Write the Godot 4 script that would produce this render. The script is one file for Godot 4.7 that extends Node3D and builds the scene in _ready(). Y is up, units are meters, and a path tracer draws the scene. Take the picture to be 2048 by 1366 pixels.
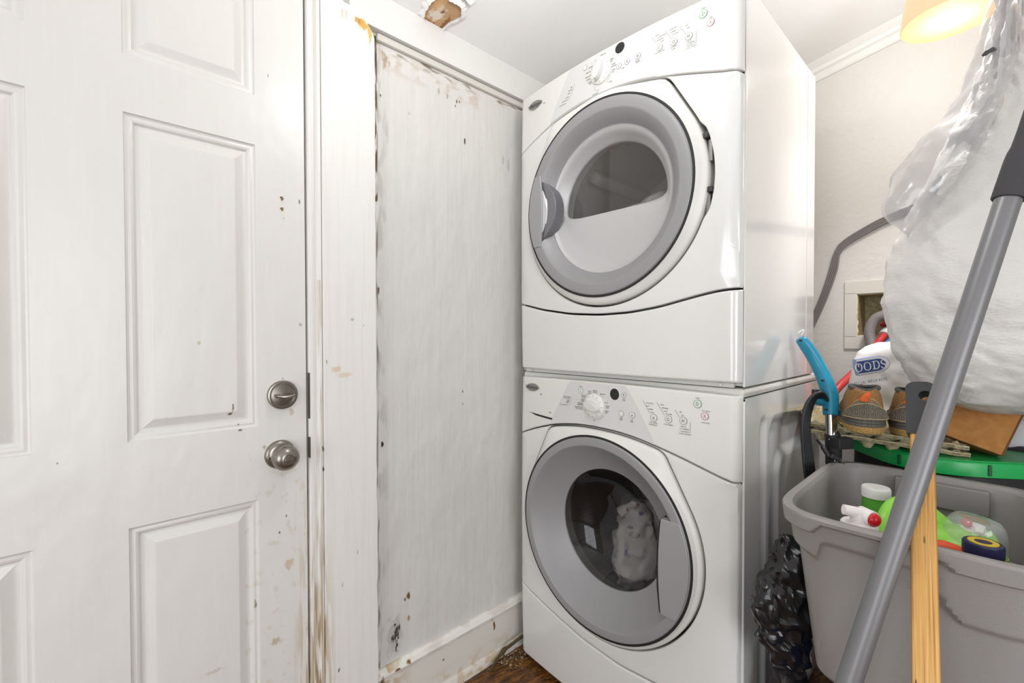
extends Node3D
# ---- camera numbers (metres, y up); the machines' fronts lie near z = 0, the door wall near x = -0.045
const EYE := Vector3(1.08172, 1.075, 1.06471)
const RIGHT := Vector3(0.68202, -0.00175, -0.73133)
const UPV := Vector3(-0.00991, 0.99988, -0.01163)
const FWD := Vector3(-0.73127, -0.01518, -0.68192)
const FOCAL := 905.0
var M := {}
var used := {}

# triangle soup, counter-clockwise outside
class G:
	var v := PackedVector3Array()
	var uv := PackedVector2Array()
	var t := Transform3D()
	func tri(a: Vector3, b: Vector3, c: Vector3, ua := Vector2.ZERO, ub := Vector2.ZERO, uc := Vector2.ZERO) -> void:
		v.push_back(t * a); v.push_back(t * b); v.push_back(t * c)
		uv.push_back(ua); uv.push_back(ub); uv.push_back(uc)
	func quad(a: Vector3, b: Vector3, c: Vector3, d: Vector3, ua := Vector2(0, 1), ub := Vector2(1, 1), uc := Vector2(1, 0), ud := Vector2(0, 0)) -> void:
		tri(a, b, c, ua, ub, uc)
		tri(a, c, d, ua, uc, ud)
	# rows of points; close joins the last point of a row to its first
	func grid(rows: Array, close := false) -> void:
		var m := rows.size()
		for i in m - 1:
			var a: PackedVector3Array = rows[i]
			var b: PackedVector3Array = rows[i + 1]
			var n := a.size()
			for j in (n if close else n - 1):
				var k := (j + 1) % n
				var u0 := float(j) / (n if close else n - 1)
				var u1 := float(j + 1) / (n if close else n - 1)
				var v0 := float(i) / (m - 1)
				var v1 := float(i + 1) / (m - 1)
				quad(a[j], a[k], b[k], b[j], Vector2(u0, 1 - v0), Vector2(u1, 1 - v0), Vector2(u1, 1 - v1), Vector2(u0, 1 - v1))
	func fan(ring: PackedVector3Array, c: Vector3, flip := false) -> void:
		for j in ring.size():
			var k := (j + 1) % ring.size()
			if flip: tri(ring[k], ring[j], c)
			else: tri(ring[j], ring[k], c)
	func loft(rows: Array, cap0 := true, cap1 := true) -> void:
		grid(rows, true)
		if cap0: fan(rows[0], _mid(rows[0]), true)
		if cap1: fan(rows[-1], _mid(rows[-1]))
	func _mid(r: PackedVector3Array) -> Vector3:
		var s := Vector3.ZERO
		for p in r: s += p
		return s / r.size()
	func box(c: Vector3, s: Vector3, b := 0.002) -> void:
		var h := s / 2.0
		b = minf(b, minf(h.x, minf(h.y, h.z)) * 0.98)
		for ax in 3:
			for sg in [-1.0, 1.0]:
				var u := (ax + 1) % 3
				var w := (ax + 2) % 3
				var rows := []
				for tv in [-h[w], -h[w] + b, h[w] - b, h[w]]:
					var row := PackedVector3Array()
					for tu in [-h[u], -h[u] + b, h[u] - b, h[u]]:
						var p := Vector3.ZERO
						p[ax] = h[ax] * sg; p[u] = tu; p[w] = tv
						var q := p.clamp(-(h - Vector3(b, b, b)), h - Vector3(b, b, b))
						row.push_back(c + q + (p - q).normalized() * b)
					if sg < 0: row.reverse()
					rows.push_back(row)
				grid(rows)
	# profile of (radius, height) from bottom to top, about the y axis of t
	func lathe(prof: Array, seg := 40) -> void:
		var rows := []
		for p in prof:
			var row := PackedVector3Array()
			for j in seg:
				var a := TAU * j / seg
				row.push_back(Vector3(cos(a) * p.x, p.y, -sin(a) * p.x))
			rows.push_back(row)
		grid(rows, true)
		if prof[0].x > 0.0001: fan(rows[0], Vector3(0, prof[0].y, 0), true)
		if prof[-1].x > 0.0001: fan(rows[-1], Vector3(0, prof[-1].y, 0))
	func tube(path: Array, r, sides := 12, caps := true, flat := 1.0, up := Vector3.UP) -> void:
		var rows := []
		var n := path.size()
		var prev := Vector3.ZERO
		for i in n:
			var d: Vector3 = (path[mini(i + 1, n - 1)] - path[maxi(i - 1, 0)]).normalized()
			var s: Vector3
			if i == 0:
				s = up.cross(d)
				if s.length() < 0.05: s = Vector3.RIGHT.cross(d)
			else:
				s = prev - d * prev.dot(d)
			s = s.normalized()
			prev = s
			var q := d.cross(s)
			var rr: float = r[i] if r is Array else r
			var row := PackedVector3Array()
			for j in sides:
				var a := TAU * j / sides
				row.push_back(path[i] + s * cos(a) * rr + q * sin(a) * rr * flat)
			rows.push_back(row)
		loft(rows, caps, caps)
	# flat polygon (counter-clockwise seen from +z) from z0 up to z1, edges softened by b
	func extrude(poly: PackedVector2Array, z0: float, z1: float, b := 0.0) -> void:
		if Geometry2D.is_polygon_clockwise(poly): poly.reverse()
		var top := poly
		if b > 0.0: top = inset(poly, b)
		var idx := Geometry2D.triangulate_polygon(top)
		for i in range(0, idx.size(), 3):
			var a := top[idx[i]]; var c := top[idx[i + 1]]; var d := top[idx[i + 2]]
			if (c - a).cross(d - a) < 0:
				var s := c; c = d; d = s
			tri(Vector3(a.x, a.y, z1), Vector3(c.x, c.y, z1), Vector3(d.x, d.y, z1), a, c, d)
			tri(Vector3(a.x, a.y, z0), Vector3(d.x, d.y, z0), Vector3(c.x, c.y, z0), a, d, c)
		var r0 := PackedVector3Array(); var r1 := PackedVector3Array(); var r2 := PackedVector3Array()
		for i in poly.size():
			r0.push_back(Vector3(poly[i].x, poly[i].y, z0)); r1.push_back(Vector3(poly[i].x, poly[i].y, z1 - b)); r2.push_back(Vector3(top[i].x, top[i].y, z1))
		grid([r0, r1, r2] if b > 0.0 else [r0, r1], true)
	static func inset(poly: PackedVector2Array, b: float) -> PackedVector2Array:
		var out := PackedVector2Array()
		var n := poly.size()
		for i in n:
			var d0 := (poly[i] - poly[(i + n - 1) % n]).normalized()
			var d1 := (poly[(i + 1) % n] - poly[i]).normalized()
			var n0 := Vector2(-d0.y, d0.x); var n1 := Vector2(-d1.y, d1.x)
			var m := (n0 + n1).normalized()
			out.push_back(poly[i] + m * b / maxf(0.35, m.dot(n0)))
		return out

func build(g: G, angle := 40.0, orient := true) -> ArrayMesh:
	var n := g.v.size()
	var v := g.v
	var uv := g.uv
	var c := Vector3.ZERO
	for p in v: c += p
	c /= maxf(1, n)
	if orient:
		var vol := 0.0
		for i in range(0, n, 3): vol += (v[i] - c).dot((v[i + 1] - c).cross(v[i + 2] - c))
		if vol < 0:
			for i in range(0, n, 3):
				var s := v[i + 1]; v[i + 1] = v[i + 2]; v[i + 2] = s
				var q := uv[i + 1]; uv[i + 1] = uv[i + 2]; uv[i + 2] = q
	var fn := PackedVector3Array()
	var fu := PackedVector3Array()
	var at := {}
	for i in range(0, n, 3):
		var f := (v[i + 1] - v[i]).cross(v[i + 2] - v[i])
		fn.push_back(f); fu.push_back(f.normalized())
		for k in 3:
			var key := v[i + k].snapped(Vector3(2e-5, 2e-5, 2e-5))
			if at.has(key): at[key].push_back(i / 3)
			else: at[key] = PackedInt32Array([i / 3])
	var lim := cos(deg_to_rad(angle))
	var ov := PackedVector3Array(); var on := PackedVector3Array(); var ou := PackedVector2Array()
	for i in range(0, n, 3):
		if fn[i / 3].length_squared() < 1e-18: continue
		for k in [0, 2, 1]:
			var key := v[i + k].snapped(Vector3(2e-5, 2e-5, 2e-5))
			var s := Vector3.ZERO
			for f in at[key]:
				if fu[f].dot(fu[i / 3]) >= lim: s += fn[f]
			ov.push_back(v[i + k]); on.push_back(s.normalized()); ou.push_back(uv[i + k])
	var a := []
	a.resize(Mesh.ARRAY_MAX)
	a[Mesh.ARRAY_VERTEX] = ov; a[Mesh.ARRAY_NORMAL] = on; a[Mesh.ARRAY_TEX_UV] = ou
	var m := ArrayMesh.new()
	m.add_surface_from_arrays(Mesh.PRIMITIVE_TRIANGLES, a)
	return m

func numbered(called: String) -> String:
	used[called] = used.get(called, -1) + 1
	return called if used[called] == 0 else "%s_%03d" % [called, used[called]]
func put(called: String, mesh: Mesh, m: Material, parent: Node = self, label := "") -> MeshInstance3D:
	var o := MeshInstance3D.new()
	o.name = numbered(called) if parent == self else called
	o.mesh = mesh
	o.material_override = m
	o.cast_shadow = GeometryInstance3D.SHADOW_CASTING_SETTING_ON
	parent.add_child(o, true)
	if label: o.set_meta("label", label)
	return o
func obj(called: String, g: G, m: Material, parent: Node = self, label := "", angle := 40.0, orient := true) -> MeshInstance3D:
	return put(called, build(g, angle, orient), m, parent, label)
func struct(called: String, g: G, m: Material, parent: Node = self, angle := 30.0) -> MeshInstance3D:
	var o := obj(called, g, m, parent, "", angle)
	if parent == self: o.set_meta("kind", "structure")
	return o
func tag(o: Node, label: String, category: String, group := "") -> Node:
	o.set_meta("label", label); o.set_meta("category", category)
	if group: o.set_meta("group", group)
	return o
func thing(called: String, label: String, category: String, at := Vector3.ZERO, group := "") -> Node3D:
	var o := Node3D.new()
	o.name = numbered(called)
	add_child(o)
	o.position = at
	tag(o, label, category, group)
	return o
# a point seen at a pixel of the 2048 x 1366 photograph at a depth, or on a plane
func ray(x: float, y: float) -> Vector3:
	return RIGHT * ((x - 1024.0) / FOCAL) - UPV * ((y - 683.0) / FOCAL) + FWD
func px(x: float, y: float, d: float) -> Vector3:
	return EYE + ray(x, y) * d
func on_plane(axis: int, val: float, x: float, y: float) -> Vector3:
	var r := ray(x, y)
	return EYE + r * ((val - EYE[axis]) / r[axis])
func smooth(pts: Array, per := 8) -> Array:   # Catmull-Rom through points
	var out := []
	for i in pts.size() - 1:
		var p0 = pts[maxi(i - 1, 0)]; var p1 = pts[i]; var p2 = pts[i + 1]; var p3 = pts[mini(i + 2, pts.size() - 1)]
		for k in per:
			var t := float(k) / per
			out.push_back(0.5 * (2.0 * p1 + (p2 - p0) * t + (2.0 * p0 - 5.0 * p1 + 4.0 * p2 - p3) * t * t + (3.0 * p1 - p0 - 3.0 * p2 + p3) * t * t * t))
	out.push_back(pts[-1])
	return out
func lerp_tab(tab: Array, x: float) -> float:   # [[x, y], ...] ascending
	if x <= tab[0][0]: return tab[0][1]
	for i in tab.size() - 1:
		if x <= tab[i + 1][0]:
			var t: float = (x - tab[i][0]) / (tab[i + 1][0] - tab[i][0])
			return lerpf(tab[i][1], tab[i + 1][1], t)
	return tab[-1][1]
func noise(freq: float, sd := 1, oct := 3) -> FastNoiseLite:
	var n := FastNoiseLite.new()
	n.seed = sd; n.frequency = freq; n.fractal_octaves = oct; n.noise_type = FastNoiseLite.TYPE_SIMPLEX_SMOOTH
	return n
func ntex(freq: float, sd: int, bump := 0.0, ramp := [], w := 512, h := 512) -> NoiseTexture2D:
	var t := NoiseTexture2D.new()
	t.width = w; t.height = h; t.seamless = true
	t.noise = noise(freq, sd, 4)
	if bump > 0.0:
		t.as_normal_map = true; t.bump_strength = bump
	if ramp.size():
		var gr := Gradient.new()
		gr.offsets = PackedFloat32Array([0.2, 0.8]); gr.colors = PackedColorArray([Color(ramp[0]), Color(ramp[1])])
		t.color_ramp = gr
	return t
func mat(col: String, rough := 0.5, metal := 0.0) -> StandardMaterial3D:
	var m := StandardMaterial3D.new()
	m.albedo_color = Color(col); m.roughness = rough; m.metallic = metal
	return m
func bumped(m: StandardMaterial3D, freq: float, strength: float, scale := Vector3(2, 2, 2), sd := 3) -> StandardMaterial3D:
	m.normal_enabled = true; m.normal_texture = ntex(freq, sd, strength); m.normal_scale = 1.0
	m.uv1_triplanar = true; m.uv1_scale = scale
	return m
func grained(m: StandardMaterial3D, freq: float, a: String, b: String, scale := Vector3(3, 3, 3), sd := 7) -> StandardMaterial3D:
	m.albedo_texture = ntex(freq, sd, 0.0, [a, b]); m.albedo_color = Color.WHITE
	m.uv1_triplanar = true; m.uv1_scale = scale
	return m
func blob(im: Image, cx: float, cy: float, rx: float, ry: float, col: Color, a: float, sd := 1, rag := 0.6) -> void:
	var n := noise(0.12 / maxf(1.0, minf(rx, ry) / 8.0), sd, 3)
	for y in range(maxi(0, int(cy - ry * 1.6)), mini(im.get_height(), int(cy + ry * 1.6) + 2)):
		for x in range(maxi(0, int(cx - rx * 1.6)), mini(im.get_width(), int(cx + rx * 1.6) + 2)):
			var d := Vector2((x - cx) / rx, (y - cy) / ry).length() + n.get_noise_2d(x, y) * rag
			var k := a * clampf((1.0 - d) * 2.2, 0.0, 1.0)
			if k > 0.0: im.set_pixel(x, y, im.get_pixel(x, y).lerp(col, k))
func streaks(im: Image, rect: Rect2i, col: Color, a: float, sx: float, sy: float, sd: int, thr := 0.1, fade = null) -> void:
	var n := noise(1.0, sd, 3)
	for y in range(rect.position.y, mini(im.get_height(), rect.end.y)):
		for x in range(rect.position.x, mini(im.get_width(), rect.end.x)):
			var k := clampf((n.get_noise_2d(x * sx, y * sy) - thr) * 3.0, 0.0, 1.0) * a
			if fade != null: k *= fade.call(float(x), float(y))
			if k > 0.004: im.set_pixel(x, y, im.get_pixel(x, y).lerp(col, minf(k, 1.0)))
func paint(w: int, h: int, base: Color) -> Image:
	var im := Image.create(w, h, false, Image.FORMAT_RGB8)
	im.fill(base)
	return im
func pictured(im: Image, rough: float) -> StandardMaterial3D:
	var m := StandardMaterial3D.new()
	m.albedo_texture = ImageTexture.create_from_image(im)
	m.roughness = rough
	m.texture_repeat = false
	return m
func words(list: Array, size_scale := 1.0) -> ArrayMesh:   # [text, Vector3, height, (turn), (serif)] printed facing +z
	var st := SurfaceTool.new()
	st.begin(Mesh.PRIMITIVE_TRIANGLES)
	for w in list:
		var tm := TextMesh.new()
		var f := SystemFont.new()
		f.font_names = PackedStringArray([w[4] if w.size() > 4 else "Droid Sans"])
		tm.font = f
		tm.text = w[0]; tm.font_size = 24; tm.pixel_size = w[2] / 24.0 * 1.35 * size_scale; tm.depth = 0.0003
		tm.curve_step = 3.0
		var b := Basis(Vector3.BACK, w[3] if w.size() > 3 else 0.0)
		st.append_from(tm, 0, Transform3D(b, w[1]))
	return st.commit()

const COOL := Color(0.965, 0.98, 0.995)
const E_UNSEEN_WINDOW := 2.5
const E_UNSEEN_SIDE := 4.0
const E_UNSEEN_GLOBE := 0.165
const E_LAMP := 0.075
const GLOW := 0.6
const PANE_GLOW := 0.4
const GLOBE := Vector3(0.54, 1.87, 0.50)
const E_SPOT := 0.7
func uv_plane(g: G, ua: int, u0: float, u1: float, va: int, v0: float, v1: float) -> void:
	for i in g.v.size():
		g.uv[i] = Vector2((g.v[i][ua] - u0) / (u1 - u0), 1.0 - (g.v[i][va] - v0) / (v1 - v0))
func ceil_y(x: float) -> float:
	return 1.967 + 0.18 * (x + 0.045)

func _ready() -> void:
	stage()
	materials()
	room()
	door()
	washer_and_dryer()
	wall_services()
	lamp()
	corner_things()
	hanging_bag()
	bin_and_contents()
	poles()

func stage() -> void:
	var cam := Camera3D.new()
	cam.name = "camera"
	cam.transform = Transform3D(Basis(RIGHT, UPV, -FWD).orthonormalized(), EYE)
	cam.fov = rad_to_deg(2.0 * atan(683.0 / FOCAL))
	cam.near = 0.02
	add_child(cam)
	cam.current = true
	var we := WorldEnvironment.new()
	we.name = "environment"
	var e := Environment.new()
	e.background_mode = Environment.BG_COLOR
	e.background_color = Color(0.02, 0.02, 0.02)
	e.tonemap_mode = Environment.TONE_MAPPER_LINEAR
	e.tonemap_exposure = 1.04
	e.sdfgi_enabled = true; e.ssao_enabled = true; e.ssil_enabled = true
	we.environment = e
	add_child(we)
	# unseen windows behind and beside the camera (the panes are built in room()), and an unseen globe lamp, all placed to light the door, ceiling and machines
	area("unseen_window_light", Vector3(1.3, 1.05, 3.36), Vector3(0, 0, 0), Vector2(1.3, 1.7), COOL, E_UNSEEN_WINDOW)
	area("unseen_side_window_light", Vector3(3.22, 1.05, 1.55), Vector3(0, 90, 0), Vector2(1.3, 1.7), COOL, E_UNSEEN_SIDE)
	var l := OmniLight3D.new()
	l.name = "unseen_globe_light"
	l.position = GLOBE
	l.light_color = Color(0.98, 0.985, 0.99); l.light_energy = E_UNSEEN_GLOBE; l.light_size = 0.05
	l.omni_range = 9.0; l.omni_attenuation = 2.0; l.shadow_enabled = true
	add_child(l)

func area(called: String, at: Vector3, turn: Vector3, size: Vector2, col: Color, energy: float) -> void:
	var l := AreaLight3D.new()
	l.name = called
	l.position = at; l.rotation_degrees = turn
	l.area_size = size; l.light_color = col; l.light_energy = energy
	l.area_range = 12.0; l.area_attenuation = 2.0
	l.shadow_enabled = true
	add_child(l)

func materials() -> void:
	M.wall = bumped(mat("dedad4", 0.6), 0.02, 1.2, Vector3(2.5, 2.5, 2.5))
	M.ceiling = bumped(mat("f6f5f3", 0.75), 0.03, 0.3, Vector3(2, 2, 2), 5)
	M.trim = bumped(mat("eceae5", 0.45), 0.02, 1.0, Vector3(4, 1.2, 4), 9)
	M.enamel = mat("d8d7d4", 0.16)
	M.enamel.clearcoat_enabled = true; M.enamel.clearcoat = 0.5; M.enamel.clearcoat_roughness = 0.08
	M.plastic = mat("d9d7d2", 0.38)
	M.overlay = mat("cccbc9", 0.4)
	M.silver = mat("908e8f", 0.42, 0.1)
	M.silver_light = mat("989697", 0.4, 0.1)
	M.dark = mat("1b1a19", 0.6)
	M.gap = mat("2a2826", 0.8)
	M.black_gloss = mat("191818", 0.25)
	M.print = mat("858380", 0.6)
	M.print_dark = mat("3d3c3a", 0.6)
	M.green_print = mat("3f8a5c", 0.5)
	M.red_print = mat("a9545c", 0.5)
	M.nickel = mat("8f8981", 0.27, 0.9)
	M.chrome = mat("d6d6d6", 0.08, 1.0)
	M.brown = grained(mat("7a5a38", 0.8), 0.02, "4c2f18", "9a6a35", Vector3(4, 4, 20))

func room() -> void:
	# floor: worn brown boards
	var im := paint(512, 512, Color("5a3716"))
	streaks(im, Rect2i(0, 0, 512, 512), Color("8a5a22"), 0.8, 0.08, 0.012, 3, -0.1)
	streaks(im, Rect2i(0, 0, 512, 512), Color("35200f"), 0.8, 0.11, 0.02, 4, 0.05)
	streaks(im, Rect2i(0, 0, 512, 512), Color("a8793a"), 0.6, 0.2, 0.03, 8, 0.25)
	for i in 14:
		blob(im, 40 + i * 34, 30 + (i * 137) % 460, 5 + i % 4, 3 + i % 3, Color("a98f70"), 0.5, i)
	var wood := pictured(im, 0.42)
	wood.texture_repeat = true
	wood.normal_enabled = true; wood.normal_texture = ntex(0.03, 4, 3.0)
	var g := G.new()
	g.box(Vector3(1.55, -0.05, 1.2), Vector3(3.6, 0.1, 4.7), 0.0)
	for i in g.v.size(): g.uv[i] = Vector2(g.v[i].x + g.v[i].z * 0.25, g.v[i].z - g.v[i].x * 0.25) * 1.3
	struct("floor", g, wood)
	# ceiling, sloping up away from the door wall
	g = G.new()
	var rows := []
	for x in [-0.21, -0.06, 0.3, 0.9, 1.5, 2.2, 3.3]:
		var y := ceil_y(x)
		rows.push_back(PackedVector3Array([Vector3(x, y, 3.5), Vector3(x, y, -1.1), Vector3(x, y + 0.12, -1.1), Vector3(x, y + 0.12, 3.5)]))
	g.loft(rows)
	var top := struct("ceiling", g, M.ceiling)
	peeling(top)
	# walls
	var hole := CSGBox3D.new()   # the back wall has the recess of the hose box cut out of it
	hole.size = Vector3(3.6, 2.7, 0.16); hole.position = Vector3(1.55, 1.35, -1.03)
	var cut := CSGBox3D.new()
	cut.name = "box_recess"
	cut.size = Vector3(0.122, 0.148, 0.2); cut.position = Vector3(0.799, 1.143, -0.98) - hole.position; cut.operation = CSGShape3D.OPERATION_SUBTRACTION
	hole.name = "wall_back"; hole.material = M.wall
	hole.set_meta("kind", "structure")
	add_child(hole); hole.add_child(cut)
	g = G.new(); g.box(Vector3(1.50, 1.35, -0.70), Vector3(0.1, 2.7, 0.7), 0.0)  # unseen wall, kept short so side light reaches the washer
	struct("unseen_wall_right", g, M.wall)
	g = G.new(); g.box(Vector3(1.55, 1.35, 3.45), Vector3(3.6, 2.7, 0.1), 0.0)
	struct("wall_front", g, M.wall)
	g = G.new(); g.box(Vector3(3.3, 1.35, 1.2), Vector3(0.1, 2.7, 4.7), 0.0)
	struct("wall_far", g, M.wall)
	g = G.new()   # unseen window behind the camera, placed to light the door and machine fronts
	g.box(Vector3(1.3, 1.95, 3.38), Vector3(1.42, 0.06, 0.05), 0.004); g.box(Vector3(1.3, 0.15, 3.38), Vector3(1.42, 0.06, 0.05), 0.004)
	g.box(Vector3(0.62, 1.05, 3.38), Vector3(0.06, 1.86, 0.05), 0.004); g.box(Vector3(1.98, 1.05, 3.38), Vector3(0.06, 1.86, 0.05), 0.004); g.box(Vector3(1.3, 1.05, 3.38), Vector3(0.04, 1.8, 0.04), 0.004)
	var wn := struct("unseen_window_1", g, M.trim)
	g = G.new(); g.box(Vector3(1.3, 1.05, 3.39), Vector3(1.3, 1.74, 0.006), 0.0)
	var pane_glow := mat("dfe8f2", 0.6); pane_glow.emission_enabled = true; pane_glow.emission = Color("e8f0fa"); pane_glow.emission_energy_multiplier = PANE_GLOW  # glowing panes of the unseen windows
	obj("glowing_pane", g, pane_glow, wn)
	g = G.new()
	g.box(Vector3(3.24, 1.95, 1.55), Vector3(0.05, 0.06, 1.42), 0.004); g.box(Vector3(3.24, 0.15, 1.55), Vector3(0.05, 0.06, 1.42), 0.004)
	g.box(Vector3(3.24, 1.05, 0.87), Vector3(0.05, 1.86, 0.06), 0.004); g.box(Vector3(3.24, 1.05, 2.23), Vector3(0.05, 1.86, 0.06), 0.004)
	wn = struct("unseen_window_2", g, M.trim)  # unseen side window, placed to light the door and washer side
	g = G.new(); g.box(Vector3(3.245, 1.05, 1.55), Vector3(0.006, 1.74, 1.3), 0.0)
	obj("glowing_pane", g, pane_glow, wn)
	left_wall()
	# crown moulding where the back wall meets the ceiling
	g = G.new()
	rows = []
	for x in [-0.055, 0.5, 1.0, 1.42]:
		var y := ceil_y(x)
		var prof := PackedVector3Array()
		for q in [Vector2(0, -0.062), Vector2(0.008, -0.062), Vector2(0.012, -0.057), Vector2(0.012, -0.038), Vector2(0.016, -0.034), Vector2(0.022, -0.032), Vector2(0.024, -0.027), Vector2(0.026, -0.020), Vector2(0.038, -0.010), Vector2(0.046, 0.0), Vector2(0.0, 0.0)]:
			prof.push_back(Vector3(x, y + q.y, -0.95 + q.x))
		rows.push_back(prof)
	g.loft(rows)
	struct("trim_3", g, M.trim)
	# unseen globe lamp, out of view, placed to light the ceiling and dryer front
	var gl := thing("unseen_globe_lamp", "unseen round globe lamp, out of view, placed to light the ceiling and dryer front", "lamp", GLOBE)
	g = G.new(); g.lathe([Vector2(0, -0.056), Vector2(0.03, -0.049), Vector2(0.052, -0.026), Vector2(0.06, 0.0), Vector2(0.052, 0.03), Vector2(0.034, 0.051), Vector2(0, 0.053)], 40)
	var gm := mat("fffaf2", 0.4); gm.emission_enabled = true; gm.emission = Color("fff6ea"); gm.emission_energy_multiplier = 1.5 * GLOW
	obj("globe", g, gm, gl)
	g = G.new(); g.lathe([Vector2(0, 0.045), Vector2(0.04, 0.05), Vector2(0.06, 0.09), Vector2(0.06, ceil_y(GLOBE.x) - GLOBE.y + 0.008), Vector2(0, ceil_y(GLOBE.x) - GLOBE.y + 0.008)], 32); obj("holder", g, M.trim, gl)

func peeling(top: Node) -> void:
	# torn ceiling paper: a bare brown patch with curled white flakes round it
	var wood := paint(128, 128, Color("c29c74"))
	blob(wood, 60, 50, 34, 30, Color("e8ddd0"), 0.9, 4); blob(wood, 90, 30, 26, 20, Color("d9b07a"), 0.8, 5); blob(wood, 40, 100, 40, 14, Color("8b5d33"), 0.8, 6); blob(wood, 75, 62, 10, 8, Color("7b4d28"), 0.8, 7)
	blob(wood, 20, 40, 12, 40, Color("9a6c40"), 0.8, 8)
	var m := pictured(wood, 0.8)
	var pts := [Vector2(-0.052, 0.352), Vector2(-0.02, 0.372), Vector2(0.02, 0.378), Vector2(0.052, 0.37), Vector2(0.064, 0.34), Vector2(0.062, 0.302), Vector2(0.03, 0.285), Vector2(-0.005, 0.3), Vector2(-0.05, 0.305), Vector2(-0.054, 0.325)]
	var pieces := [[pts, 0.0012, 0.004, "bare_patch"]]
	for p in pieces:
		var g := G.new()
		var poly := PackedVector2Array(p[0])
		var c := Vector2.ZERO
		for q in poly: c += q / poly.size()
		var a := PackedVector3Array(); var b := PackedVector3Array()
		for q in poly:
			a.push_back(Vector3(q.x, ceil_y(q.x) + 0.002, q.y)); b.push_back(Vector3(q.x, ceil_y(q.x) - 0.0012, q.y))
		g.grid([a, b], true); g.fan(b, Vector3(c.x, ceil_y(c.x) - 0.0012, c.y)); g.fan(a, Vector3(c.x, ceil_y(c.x) + 0.002, c.y), true)
		uv_plane(g, 0, -0.055, 0.066, 2, 0.283, 0.38)
		obj(p[3], g, m, top)
	# curled edges
	var rims := [[Vector2(-0.052, 0.352), Vector2(-0.02, 0.374), Vector2(0.02, 0.382), Vector2(0.058, 0.375)], [Vector2(0.064, 0.345), Vector2(0.066, 0.31), Vector2(0.058, 0.296), Vector2(0.03, 0.28), Vector2(-0.005, 0.295), Vector2(-0.05, 0.299)], [Vector2(0.09, 0.36), Vector2(0.094, 0.32), Vector2(0.085, 0.285)]]
	var k := 0
	for r in rims:
		var g := G.new()
		var n := noise(30.0, 11 + k, 2)
		var pth := []
		for q in r: pth.push_back(Vector3(q.x, 0, q.y))
		pth = smooth(pth, 10)
		var rows := []
		for s in 4:
			var row := PackedVector3Array()
			for i in pth.size():
				var p: Vector3 = pth[i]
				var out := Vector3(p.x - 0.01, 0, p.z - 0.335).normalized()
				var w := 0.007 + 0.006 * n.get_noise_2d(i * 0.02, k)
				var q := p + out * (w * (1.5 - s) if s < 3 else w * 1.5)
				row.push_back(Vector3(q.x, ceil_y(q.x) - [0.0005, 0.0045, 0.008, 0.0005][s], q.z))
			rows.push_back(row)
		g.grid(rows)
		obj("paint_flake", g, M.ceiling, top, "", 60.0)
		k += 1

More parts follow.
